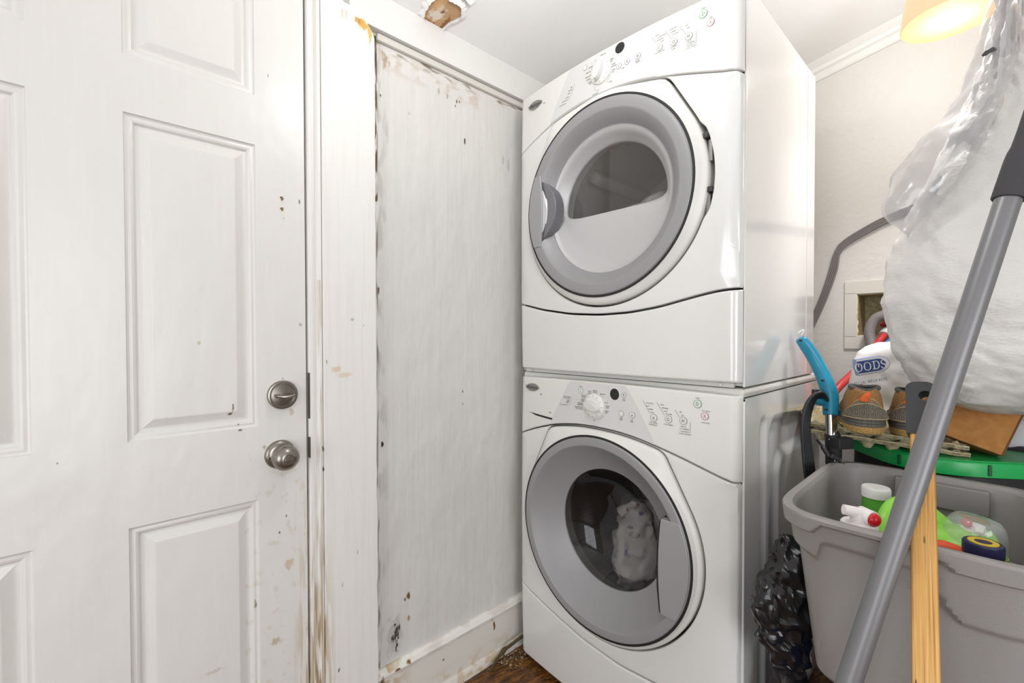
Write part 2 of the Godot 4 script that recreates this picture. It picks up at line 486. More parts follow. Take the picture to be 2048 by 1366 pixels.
func left_wall() -> void:
	var g := G.new()
	# stained grey-white panel between the door casing and the machines
	var im := paint(768, 1024, Color("cfccc7"))
	var X := func(z: float) -> float: return (0.53 - z) / 0.9 * 768.0
	var Y := func(y: float) -> float: return (1.95 - y) / 1.95 * 1024.0
	streaks(im, Rect2i(0, 0, 768, 1024), Color("d6d4cf"), 0.3, 0.05, 0.0035, 21, 0.0)
	streaks(im, Rect2i(0, 0, 768, 1024), Color("bdbab5"), 0.14, 0.09, 0.003, 22, 0.15)
	streaks(im, Rect2i(0, 0, 60, 1024), Color("8f8b84"), 0.5, 0.03, 0.012, 23, 0.02, func(x, y): return clampf((58.0 - x) / 40.0, 0, 1))
	streaks(im, Rect2i(18, 42, 14, 230), Color("43341f"), 1.0, 0.12, 0.022, 24, -0.22, func(x, y): return clampf(1.5 - absf(x - 25.0) / 3.2, 0, 1))
	streaks(im, Rect2i(18, 270, 14, 700), Color("6a6054"), 0.7, 0.12, 0.012, 25, 0.02, func(x, y): return clampf(1.4 - absf(x - 25.0) / 3.2, 0, 1))
	streaks(im, Rect2i(10, 36, 480, 30), Color("6a5844"), 0.8, 0.012, 0.09, 26, 0.12, func(x, y): return clampf(1.2 - absf(y - 50.0) / 9.0, 0, 1))
	streaks(im, Rect2i(10, 50, 330, 40), Color("b39a86"), 0.4, 0.02, 0.04, 27, 0.0, func(x, y): return clampf(1.2 - absf(y - 68.0) / 16.0, 0, 1))
	var brown := Color("6b4a28")
	for s in [[0.205, 1.679, 3.0, 5.5, "26221e", 1.0], [0.488, 0.779, 3.5, 5.0, "1c1814", 1.0], [0.496, 1.193, 3.0, 6.0, "4a4036", 1.0], [0.411, 0.333, 5.0, 7.0, "6d4a22", 0.95], [0.421, 0.327, 3.0, 3.0, "6d4a22", 0.8], [0.410, 0.268, 4.0, 5.0, "9a7550", 0.8], [0.216, 0.899, 2.0, 2.0, "5a5650", 1.0], [0.216, 0.860, 2.0, 2.0, "5a5650", 1.0], [0.487, 1.72, 2.0, 2.0, "554b42", 1.0], [0.40, 1.70, 3.0, 3.0, "b9a88a", 0.8], [0.47, 1.812, 10.0, 13.0, "a08a72", 0.75], [0.466, 1.808, 5.0, 6.0, "d8d0c6", 0.8], [0.478, 1.835, 8.0, 4.0, "a5917c", 0.6], [0.30, 1.80, 4.0, 6.0, "a3917a", 0.6], [0.27, 1.795, 3.0, 5.0, "8a7a66", 0.6], [0.235, 1.79, 3.0, 3.0, "4a3c30", 0.9], [0.225, 1.792, 2.0, 2.0, "3a3028", 0.9], [0.24, 1.775, 2.0, 2.0, "4a3c30", 0.9], [0.045, 1.66, 4.0, 10.0, "9c978d", 0.5], [0.02, 1.65, 6.0, 14.0, "8f8b84", 0.35], [0.468, 1.63, 4.0, 16.0, "b2ada2", 0.6], [0.478, 1.40, 5.0, 12.0, "b0aca4", 0.5]]:
		blob(im, X.call(s[0]), Y.call(s[1]), s[2], s[3], Color(s[4]), s[5], int(s[0] * 900), 0.5)
	for i in 26:
		var a := i * 2.4
		blob(im, X.call(0.450) + cos(a) * (i % 6) * 2.0, Y.call(0.236) + sin(a) * (i % 7) * 3.6, 1.2 + i % 3 * 0.8, 2.2 + (i * 7) % 4, Color("191613"), 0.95, i, 0.7)
	blob(im, X.call(0.455), Y.call(0.236), 22, 32, Color("8b8780"), 0.35, 77)
	var m := pictured(im, 0.55)
	m.normal_enabled = true; m.normal_texture = ntex(0.015, 31, 1.6)
	g.box(Vector3(-0.13, 1.05, -0.255), Vector3(0.15, 2.1, 1.59), 0.0)
	uv_plane(g, 2, 0.53, -0.37, 1, 0.0, 1.95)
	struct("wall_left", g, m)
	g = G.new()
	g.box(Vector3(-0.135, 1.05, 0.61), Vector3(0.14, 2.1, 0.15), 0.0)
	g.box(Vector3(-0.135, 2.04, 1.08), Vector3(0.14, 0.12, 0.79), 0.0)
	g.box(Vector3(-0.135, 1.05, 2.5), Vector3(0.15, 2.1, 2.04), 0.0)
	g.box(Vector3(-0.19, 1.05, 1.08), Vector3(0.03, 2.1, 0.9), 0.0)
	struct("wall_left_door_side", g, M.wall)
	# flat casing board, chipped along its right edge, yellow water stain at its head
	im = paint(256, 1024, Color("e2dfda"))
	var CX := func(z: float) -> float: return (0.69 - z) / 0.18 * 256.0
	var CY := func(y: float) -> float: return (1.92 - y) / 1.92 * 1024.0
	streaks(im, Rect2i(0, 0, 256, 1024), Color("dad6d0"), 0.25, 0.04, 0.004, 41, 0.05)
	streaks(im, Rect2i(0, 0, 60, 1024), Color("7a5a35"), 1.0, 0.09, 0.011, 42, -0.05, func(x, y): return clampf((y - 640.0) / 330.0, 0, 1) * clampf(1.5 - absf(x - 34.0) / 22.0, 0, 1))
	streaks(im, Rect2i(0, 0, 90, 1024), Color("a98a60"), 0.8, 0.05, 0.008, 43, -0.2, func(x, y): return clampf((y - 700.0) / 330.0, 0, 1) * clampf(1.4 - absf(x - 40.0) / 40.0, 0, 1))
	streaks(im, Rect2i(28, 380, 30, 640), Color("b8ad98"), 0.6, 0.08, 0.006, 44, -0.05, func(x, y): return clampf(1.2 - absf(x - 44.0) / 9.0, 0, 1))
	for s in [[0.545, 1.868, 26.0, 8.0, "c99a3f", 0.9], [0.528, 1.853, 9.0, 14.0, "c9a050", 0.85], [0.56, 1.872, 20.0, 5.0, "a9781f", 0.7], [0.6, 1.87, 2.0, 9.0, "b59a50", 0.8], [0.59, 1.872, 2.0, 6.0, "b59a50", 0.7], [0.62, 0.99, 20.0, 5.0, "c9ad8c", 0.55], [0.60, 0.975, 28.0, 4.0, "cbb79c", 0.5], [0.645, 1.01, 3.0, 3.0, "8a7a66", 0.6], [0.655, 0.80, 4.0, 5.0, "6a5a48", 0.7], [0.654, 0.75, 3.0, 4.0, "4a3a2c", 0.9], [0.62, 0.24, 4.0, 3.0, "3a322a", 0.9], [0.57, 0.52, 3.0, 4.0, "9a948c", 0.6], [0.61, 0.45, 4.0, 4.0, "a09a90", 0.5], [0.58, 1.115, 6.0, 2.0, "9a948a", 0.6], [0.55, 1.10, 2.0, 2.0, "8a857c", 0.6]]:
		blob(im, CX.call(s[0]), CY.call(s[1]), s[2], s[3], Color(s[4]), s[5], int(s[0] * 800), 0.6)
	m = pictured(im, 0.5)
	m.normal_enabled = true; m.normal_texture = ntex(0.03, 45, 2.0); m.normal_scale = 0.25
	g = G.new()
	var nz := noise(9.0, 5, 4)
	var poly := PackedVector2Array()   # x is -z, y is y
	poly.push_back(Vector2(-0.652, 0.0))
	for i in 90:
		var y := i / 89.0 * 1.845
		var chip := maxf(0.0, nz.get_noise_1d(y)) * (0.006 if y < 0.75 else 0.0022)
		poly.push_back(Vector2(-0.514 - chip, y))
	for q in [Vector2(-0.522, 1.862), Vector2(-0.533, 1.876), Vector2(-0.55, 1.885), Vector2(-0.575, 1.90), Vector2(-0.652, 1.905)]: poly.push_back(q)
	g.extrude(poly, 0.0, 0.032, 0.0015)
	turn_left(g, -0.062)
	uv_plane(g, 2, 0.69, 0.51, 1, 0.0, 1.92)
	struct("trim_1", g, m)
	# moulded stop between the casing board and the door
	g = G.new()
	var strip := PackedVector2Array([Vector2(-0.062, 0.6835), Vector2(-0.04, 0.6835), Vector2(-0.036, 0.681), Vector2(-0.036, 0.674), Vector2(-0.041, 0.672), Vector2(-0.041, 0.667), Vector2(-0.036, 0.665), Vector2(-0.0315, 0.661), Vector2(-0.0315, 0.655), Vector2(-0.036, 0.652), Vector2(-0.062, 0.652)])
	var rows := []
	for i in 2:
		var row := PackedVector3Array()
		for q in strip: row.push_back(Vector3(q.x, [0.0, 1.905][i], q.y))
		rows.push_back(row)
	g.loft(rows)
	uv_plane(g, 2, 0.69, 0.51, 1, 0.0, 1.92)
	var stop := struct("trim_4", g, m)
	# worn strike plate in the stop
	g = G.new(); g.box(Vector3(-0.0405, 0.806, 0.6832), Vector3(0.010, 0.05, 0.0025), 0.0008)
	obj("strike_plate", g, mat("5b5248", 0.5, 0.6), stop, "worn dark metal strike plate")
	g = G.new(); g.box(Vector3(-0.0405, 0.93, 0.6832), Vector3(0.009, 0.11, 0.0025), 0.0008)  # dark strip standing for the dark gap beside the door
	obj("dark_gap_strip", g, mat("4b4137", 0.8), stop, "narrow dark strip standing for the gap beside the door")
	# head board
	g = G.new(); g.box(Vector3(-0.05, 1.93, -0.17), Vector3(0.036, 0.106, 1.5), 0.002)
	struct("trim_2", g, bumped(mat("d8d6d2", 0.5), 0.02, 1.0, Vector3(4, 4, 4)))
	g = G.new(); g.box(Vector3(-0.05, 1.866, -0.2), Vector3(0.014, 0.02, 1.4), 0.005)
	struct("trim_5", g, mat("c9c6be", 0.6))
	# baseboard with a rounded cap and a shoe
	im = paint(512, 64, Color("d9d3cb"))
	streaks(im, Rect2i(0, 0, 512, 64), Color("b99b6c"), 0.7, 0.02, 0.08, 51, 0.0, func(x, y): return clampf((y - 34.0) / 30.0, 0, 1))
	streaks(im, Rect2i(0, 0, 512, 12), Color("efece4"), 0.8, 0.01, 0.1, 52, -0.3)
	streaks(im, Rect2i(0, 0, 110, 64), Color("a98a5f"), 0.7, 0.03, 0.06, 53, -0.05, func(x, y): return clampf((110.0 - x) / 80.0, 0, 1))
	for s in [[0.42, 0.158, 4.0, 3.0, "7a4f22", 0.95], [0.10, 0.12, 2.5, 5.0, "6a4318", 0.95], [0.098, 0.108, 2.5, 4.0, "6a4318", 0.9], [0.11, 0.14, 2.0, 2.0, "7a5528", 0.9], [0.455, 0.152, 5.0, 1.5, "5a3f22", 0.9], [0.5, 0.13, 4.0, 9.0, "4a3520", 0.8], [0.3, 0.10, 2.0, 2.0, "5a4a3a", 0.8]]:
		blob(im, (0.53 - s[0]) / 0.6 * 512.0, (0.17 - s[1]) / 0.17 * 64.0, s[2] * 1.6, s[3], Color(s[4]), s[5], int(s[0] * 700))
	m = pictured(im, 0.45)
	g = G.new()
	rows = []
	for z in [0.513, -0.945]:
		var row := PackedVector3Array()
		for q in [Vector2(-0.056, 0.0), Vector2(-0.032, 0.0), Vector2(-0.032, 0.014), Vector2(-0.037, 0.026), Vector2(-0.043, 0.030), Vector2(-0.043, 0.136), Vector2(-0.039, 0.140), Vector2(-0.036, 0.150), Vector2(-0.040, 0.162), Vector2(-0.049, 0.168), Vector2(-0.056, 0.168)]:
			row.push_back(Vector3(q.x, q.y, z))
		rows.push_back(row)
	g.loft(rows)
	uv_plane(g, 2, 0.53, -0.07, 1, 0.0, 0.17)
	struct("baseboard_left", g, m)

func turn_left(g: G, x: float) -> void:   # a shape drawn in (-z, y) with its face towards +z is laid on the door wall, face towards +x
	for i in g.v.size():
		var p := g.v[i]
		g.v[i] = Vector3(x + p.z, p.y, -p.x)

func door() -> void:
	var X0 := -0.045
	var im := paint(768, 1536, Color("d9d6d1"))
	var DX := func(z: float) -> float: return (1.47 - z) / 0.782 * 768.0
	var DY := func(y: float) -> float: return (1.95 - y) / 1.94 * 1536.0
	streaks(im, Rect2i(0, 0, 768, 1536), Color("e0ddd8"), 0.25, 0.06, 0.004, 61, 0.05)
	streaks(im, Rect2i(690, 700, 78, 836), Color("a88558"), 0.8, 0.07, 0.006, 62, -0.05, func(x, y): return clampf((y - 950.0) / 480.0, 0, 1) * clampf((x - 735.0) / 30.0, 0, 1))
	streaks(im, Rect2i(640, 900, 128, 636), Color("c4b7a4"), 0.4, 0.03, 0.03, 63, 0.3)
	for s in [[0.738, 1.389, 4.0, 4.5, "6f5b3c", 1.0], [0.739, 1.366, 4.0, 4.0, "6f5b3c", 1.0], [0.741, 1.392, 2.0, 2.0, "3a2c1a", 1.0], [0.735, 1.345, 3.0, 2.0, "c4b8a4", 0.7], [0.70, 1.39, 1.5, 5.0, "4a4a48", 0.9], [0.78, 0.822, 5.0, 4.0, "8a8276", 0.6], [0.722, 0.895, 6.0, 8.0, "b9a88e", 0.6], [0.735, 0.76, 22.0, 10.0, "c2bcb2", 0.5], [0.84, 0.919, 2.0, 8.0, "5a4a38", 0.7], [0.845, 0.905, 4.0, 2.5, "5a4a38", 0.8], [0.83, 0.88, 2.0, 2.0, "4a3f34", 0.9], [0.828, 0.868, 4.0, 2.0, "4a3f34", 0.8], [0.90, 1.06, 3.0, 4.0, "b5a98a", 0.7], [0.80, 0.47, 3.0, 10.0, "7a6a58", 0.7], [0.76, 0.37, 12.0, 8.0, "a78c6a", 0.5], [0.745, 0.24, 14.0, 3.0, "7a5c38", 0.7], [0.73, 0.54, 10.0, 12.0, "b89c78", 0.5], [0.75, 0.62, 2.0, 3.0, "5a5048", 0.9], [0.735, 0.655, 2.0, 3.0, "6a6058", 0.8], [0.90, 0.285, 2.0, 2.0, "3a3430", 0.9], [1.07, 0.25, 3.0, 2.0, "3a3430", 0.9], [0.93, 0.33, 4.0, 3.0, "a8a098", 0.6], [0.88, 0.36, 24.0, 4.0, "b5a89a", 0.4], [1.11, 0.85, 1.5, 1.5, "6a655e", 0.9], [0.765, 1.66, 1.5, 3.0, "8a857c", 0.8], [0.7, 1.1, 4.0, 4.0, "8a8578", 0.6], [0.74, 0.975, 3.0, 1.5, "6a655c", 0.8]]:
		blob(im, DX.call(s[0]), DY.call(s[1]), s[2], s[3], Color(s[4]), s[5], int(s[1] * 900), 0.6)
	var m := pictured(im, 0.34)
	m.normal_enabled = true; m.normal_texture = ntex(0.012, 64, 1.4); m.normal_scale = 0.6
	var zs := [0.688, 0.792, 1.015, 1.14, 1.363, 1.47]
	var ys := [0.01, 0.20, 0.706, 0.870, 1.497, 1.606, 1.83, 1.95]
	var slab := G.new()
	var P3 := func(z: float, y: float, d: float) -> Vector3: return Vector3(X0 + d, y, z)
	var panels := []
	for i in 5:
		for j in 7:
			if (i == 1 or i == 3) and (j == 1 or j == 3 or j == 5):
				panels.push_back([zs[i], zs[i + 1], ys[j], ys[j + 1]])
			else:
				slab.quad(P3.call(zs[i + 1], ys[j], 0), P3.call(zs[i], ys[j], 0), P3.call(zs[i], ys[j + 1], 0), P3.call(zs[i + 1], ys[j + 1], 0))
	var back := [P3.call(zs[0], ys[0], -0.04), P3.call(zs[5], ys[0], -0.04), P3.call(zs[5], ys[7], -0.04), P3.call(zs[0], ys[7], -0.04)]
	var front := [P3.call(zs[0], ys[0], 0), P3.call(zs[5], ys[0], 0), P3.call(zs[5], ys[7], 0), P3.call(zs[0], ys[7], 0)]
	slab.quad(back[0], back[1], back[2], back[3])
	for i in 4: slab.quad(front[i], front[(i + 1) % 4], back[(i + 1) % 4], back[i])
	uv_plane(slab, 2, 1.47, 0.688, 1, 0.01, 1.95)
	var d := put("door_1", build(slab, 30.0, false), m)
	d.set_meta("kind", "structure")
	for p in panels:
		var g := G.new()
		var rows := []
		for s in [[0.0, 0.0], [0.002, -0.0035], [0.005, -0.005], [0.010, -0.004], [0.014, -0.0055], [0.018, -0.0105], [0.021, -0.0105], [0.025, -0.0095], [0.038, -0.003], [0.041, -0.0022]]:
			rows.push_back(PackedVector3Array([P3.call(p[1] - s[0], p[2] + s[0], s[1]), P3.call(p[0] + s[0], p[2] + s[0], s[1]), P3.call(p[0] + s[0], p[3] - s[0], s[1]), P3.call(p[1] - s[0], p[3] - s[0], s[1])]))
		g.grid(rows, true)
		var e: PackedVector3Array = rows[-1]
		g.quad(e[0], e[1], e[2], e[3])
		uv_plane(g, 2, 1.47, 0.688, 1, 0.01, 1.95)
		obj("door_panel", g, m, d, "", 18.0, false)
	# deadbolt and knob
	var lay := Basis(Vector3.BACK, -PI / 2)   # lathe axis from y to +x
	var db := obj("deadbolt", _lathe_at([Vector2(0, 0.0105), Vector2(0.0245, 0.0065), Vector2(0.0255, 0.0065), Vector2(0.0262, 0.0105), Vector2(0.0285, 0.0105), Vector2(0.0292, 0.0085), Vector2(0.0315, 0.008), Vector2(0.033, 0.005), Vector2(0.033, 0)], Transform3D(lay, Vector3(X0, 0.937, 0.741)), true), M.nickel, d, "round brushed nickel deadbolt rose", 14.0)
	var g := G.new()
	var bow := []
	for i in 13:
		var a := (i - 6) / 6.0
		bow.push_back(Vector3(X0 + 0.023, 0.935 - 0.0015 * cos(a * 3.0), 0.741 - a * 0.0205))
	var rr := []
	for i in 13: rr.push_back(0.0042 + 0.0032 * absf(cos((i - 6) / 6.0 * 1.9)))
	g.tube(bow, rr, 10, true, 0.7)
	g.tube([Vector3(X0 + 0.008, 0.934, 0.741), Vector3(X0 + 0.024, 0.934, 0.741)], 0.006, 10)
	obj("thumb_turn", g, M.nickel, db)
	var kn := obj("knob", _lathe_at([Vector2(0, 0.066), Vector2(0.009, 0.0655), Vector2(0.0095, 0.0635), Vector2(0.012, 0.064), Vector2(0.020, 0.060), Vector2(0.0265, 0.052), Vector2(0.0285, 0.043), Vector2(0.026, 0.033), Vector2(0.018, 0.026), Vector2(0.0145, 0.020), Vector2(0.0155, 0.012), Vector2(0.022, 0.011), Vector2(0.029, 0.0085), Vector2(0.0325, 0.004), Vector2(0.033, 0)], Transform3D(lay, Vector3(X0, 0.800, 0.747)), true), M.nickel, d, "round satin nickel door knob")
	g = G.new(); g.box(Vector3(X0 + 0.067, 0.8, 0.747), Vector3(0.006, 0.0055, 0.017), 0.001)
	obj("lock_button", g, M.nickel, kn)
	g = G.new(); g.t = Transform3D(lay, Vector3(X0 + 0.0085, 0.797, 0.772)); g.lathe([Vector2(0, 0), Vector2(0.0035, 0), Vector2(0.003, 0.0025), Vector2(0, 0.003)], 12)
	obj("screw", g, M.chrome, kn)

func _lathe_at(prof: Array, t: Transform3D, down := false) -> G:
	var g := G.new()
	g.t = t
	if down: prof.reverse()
	g.lathe(prof, 48)
	return g

const TOE_W := [[0.0, 0.266], [0.03, 0.250], [0.135, 0.229], [0.268, 0.204], [0.40, 0.193], [0.516, 0.2], [0.6, 0.218], [0.70, 0.25]]
const TOE_D := [[0.0, 0.266], [0.02, 0.262], [0.115, 0.241], [0.232, 0.224], [0.336, 0.218], [0.429, 0.221], [0.512, 0.232], [0.604, 0.253], [0.655, 0.263], [0.70, 0.265]]
const SEAM := [[0.0, 0.745], [0.012, 0.752], [0.05, 0.767], [0.088, 0.780], [0.16, 0.801], [0.21, 0.810], [0.264, 0.8165], [0.32, 0.818], [0.392, 0.8155], [0.45, 0.808], [0.499, 0.797], [0.564, 0.780], [0.637, 0.757], [0.665, 0.7475], [0.683, 0.7435], [0.70, 0.7425]]

func fz(x: float, y: float) -> float:   # bowed front, y within the machine
	var b := 0.020 * (1.0 - pow((x - 0.35) / 0.35, 2)) + 0.008 * (1.0 - pow((y - 0.46) / 0.5, 2))
	var d := maxf(0.0, minf(x - 0.003, 0.697 - x))
	if d < 0.02: b -= 0.02 - sqrt(maxf(0.0, 0.0004 - pow(0.02 - d, 2)))
	return 0.018 + b
func curve(tab: Array, x: float) -> float:   # smoothed table
	return (lerp_tab(tab, x - 0.02) + 2.0 * lerp_tab(tab, x - 0.008) + 2.0 * lerp_tab(tab, x + 0.008) + lerp_tab(tab, x + 0.02)) / 6.0 if x > 0.02 and x < 0.68 else lerp_tab(tab, x)
func columns() -> Array:
	var xs := []
	for i in 7: xs.push_back(0.003 + 0.02 * (1.0 - cos(i / 6.0 * PI / 2)))
	for i in range(1, 40): xs.push_back(0.023 + 0.654 * i / 40.0)
	for i in 7: xs.push_back(0.697 - 0.02 * (1.0 - cos((6 - i) / 6.0 * PI / 2)))
	return xs
func front_sheet(lo: Callable, hi: Callable, y0: float, xa := 0.0, xb := 1.0, lift := 0.0, back := 0.0) -> G:
	var g := G.new()
	var rows := []
	var xs := columns()
	for s in 14:
		var row := PackedVector3Array()
		for x in xs:
			if x < xa or x > xb: continue
			var a: float = lo.call(x); var b: float = hi.call(x)
			var e := [0.0, 0.0, 0.0012, 0.003, 0.006, -1, -1, -1, -1, -0.006, -0.003, -0.0012, 0.0, 0.0][s] as float
			var dz := [99.0, 0.006, 0.0024, 0.0007, 0.0, 0, 0, 0, 0, 0.0, 0.0007, 0.0024, 0.006, 99.0][s] as float
			var y: float
			if s >= 5 and s <= 8: y = lerpf(a + 0.006, b - 0.006, (s - 4) / 5.0)
			elif s < 5: y = a + e
			else: y = b + e
			row.push_back(Vector3(x, y0 + y, back if dz > 1.0 else fz(x, y) - dz + lift))
		rows.push_back(row)
	g.grid(rows)
	return g

func door_outline(c: Vector2, R: float) -> PackedVector2Array:   # circle with two shoulders, 120 points about c from angle 0
	var pts := PackedVector2Array()
	for i in 120: pts.push_back(Vector2(cos(TAU * i / 120), sin(TAU * i / 120)) * R)
	for i in 21:
		var x := lerpf(-0.186, 0.186, i / 20.0)
		pts.push_back(Vector2(x, curve(SEAM, c.x + x) - 0.006 - c.y))
	var hull := Geometry2D.convex_hull(pts)
	var out := PackedVector2Array()
	for i in 160:
		var d := Vector2(cos(TAU * i / 160), sin(TAU * i / 160))
		out.push_back(d * hit(hull, d))
	var soft := PackedVector2Array()
	for i in 160: soft.push_back((out[(i + 159) % 160] + out[i] * 2.0 + out[(i + 1) % 160]) / 4.0)
	return soft
func hit(poly: PackedVector2Array, d: Vector2) -> float:
	var best := 0.0
	for i in poly.size():
		var p = Geometry2D.segment_intersects_segment(Vector2.ZERO, d * 2.0, poly[i], poly[(i + 1) % poly.size()])
		if p != null: best = maxf(best, p.length())
	return best

func middle_panel(c: Vector2, outl: PackedVector2Array, toe: Array, y0: float) -> G:
	var g := G.new()
	var n := 320
	var rows := []
	var ins := []
	var outs := []
	for i in n:
		var d := Vector2(cos(TAU * i / n), sin(TAU * i / n))
		var lo := 0.1; var hi := 0.7
		for k in 22:
			var mid := (lo + hi) / 2.0
			var p := c + d * mid
			if p.x > 0.003 and p.x < 0.697 and p.y > curve(toe, p.x) + 0.0022 and p.y < curve(SEAM, p.x) - 0.0016: lo = mid
			else: hi = mid
		outs.push_back(lo)
		var o := outl[i / 2] if i % 2 == 0 else (outl[i / 2] + outl[(i / 2 + 1) % 160]) / 2.0
		var wide := 0.0065 * smoothstep(-0.105, -0.075, d.y * 0.29) * smoothstep(0.125, 0.10, d.y * 0.29) if toe == TOE_D and d.x > 0 else 0.0   # the hinge side stands open
		ins.push_back(minf(o.length() + 0.0045 + wide, lo - 0.0005))
	for s in 13:
		var row := PackedVector3Array()
		for i in n:
			var d := Vector2(cos(TAU * i / n), sin(TAU * i / n))
			var w := outs[i] - ins[i] as float
			var e := minf(0.005, w * 0.3)
			var r: float = [ins[i], ins[i], ins[i] + e * 0.3, ins[i] + e, lerpf(ins[i] + e, outs[i] - e, 0.25), lerpf(ins[i] + e, outs[i] - e, 0.5), lerpf(ins[i] + e, outs[i] - e, 0.75), outs[i] - e, outs[i] - e * 0.3, outs[i], outs[i], outs[i], outs[i]][s]
			var p := c + d * r
			var dz: float = [99, 0.005, 0.0016, 0.0, 0, 0, 0, 0.0, 0.0008, 0.004, 98, 98, 98][s]
			var z := fz(p.x, p.y) - dz
			if dz == 99: z = -0.012
			if dz == 98: z = 0.0
			row.push_back(Vector3(p.x, y0 + p.y, z))
		rows.push_back(row)
	rows = rows.slice(0, 11)
	rows.reverse()
	g.grid(rows, true)
	return g

func ring_rows(prof: Array, c: Vector3, n := 96, a0 := 0.0, a1 := TAU) -> Array:   # profile of (radius, z) round the z axis
	var rows := []
	for p in prof:
		var row := PackedVector3Array()
		for i in n:
			var a := a0 + (a1 - a0) * i / n
			row.push_back(c + Vector3(cos(a) * p.x, sin(a) * p.x, p.y))
		rows.push_back(row)
	return rows

func disc(g: G, c: Vector3, rx: float, ry: float, h: float, n := 28) -> void:   # small button standing on the front
	var rows := []
	for s in [[1.0, -0.004], [1.0, h - 0.0006], [0.93, h], [0.5, h]]:
		var row := PackedVector3Array()
		for i in n:
			var a := TAU * i / n
			row.push_back(c + Vector3(cos(a) * rx * s[0], sin(a) * ry * s[0], s[1]))
		rows.push_back(row)
	g.grid(rows, true)
	g.fan(rows[-1], c + Vector3(0, 0, h))
func rim(g: G, c: Vector3, r: float, w: float, h := 0.0006, n := 32, ry := 0.0) -> void:
	var rows := []
	var k := 1.0 if ry == 0.0 else ry / r
	for s in [[r - w, -0.003], [r - w, h], [r, h], [r, -0.003]]:
		var row := PackedVector3Array()
		for i in n:
			var a := TAU * i / n
			row.push_back(c + Vector3(cos(a) * s[0], sin(a) * s[0] * k, s[1]))
		rows.push_back(row)
	g.grid(rows, true)

func front_pt(x: float, y: float, y0: float, lift := 0.0) -> Vector3:
	return Vector3(x, y, fz(x, y - y0) + lift)

func washer_and_dryer() -> void:
	var w := machine("washing_machine", "white front-loading washing machine standing on the floor under the dryer", "washing machine", 0.0, false)
	var d := machine("clothes_dryer", "white clothes dryer stacked on top of the washing machine", "dryer", 0.911, true)
	washer_details(w)
	dryer_details(d)
	laundry()

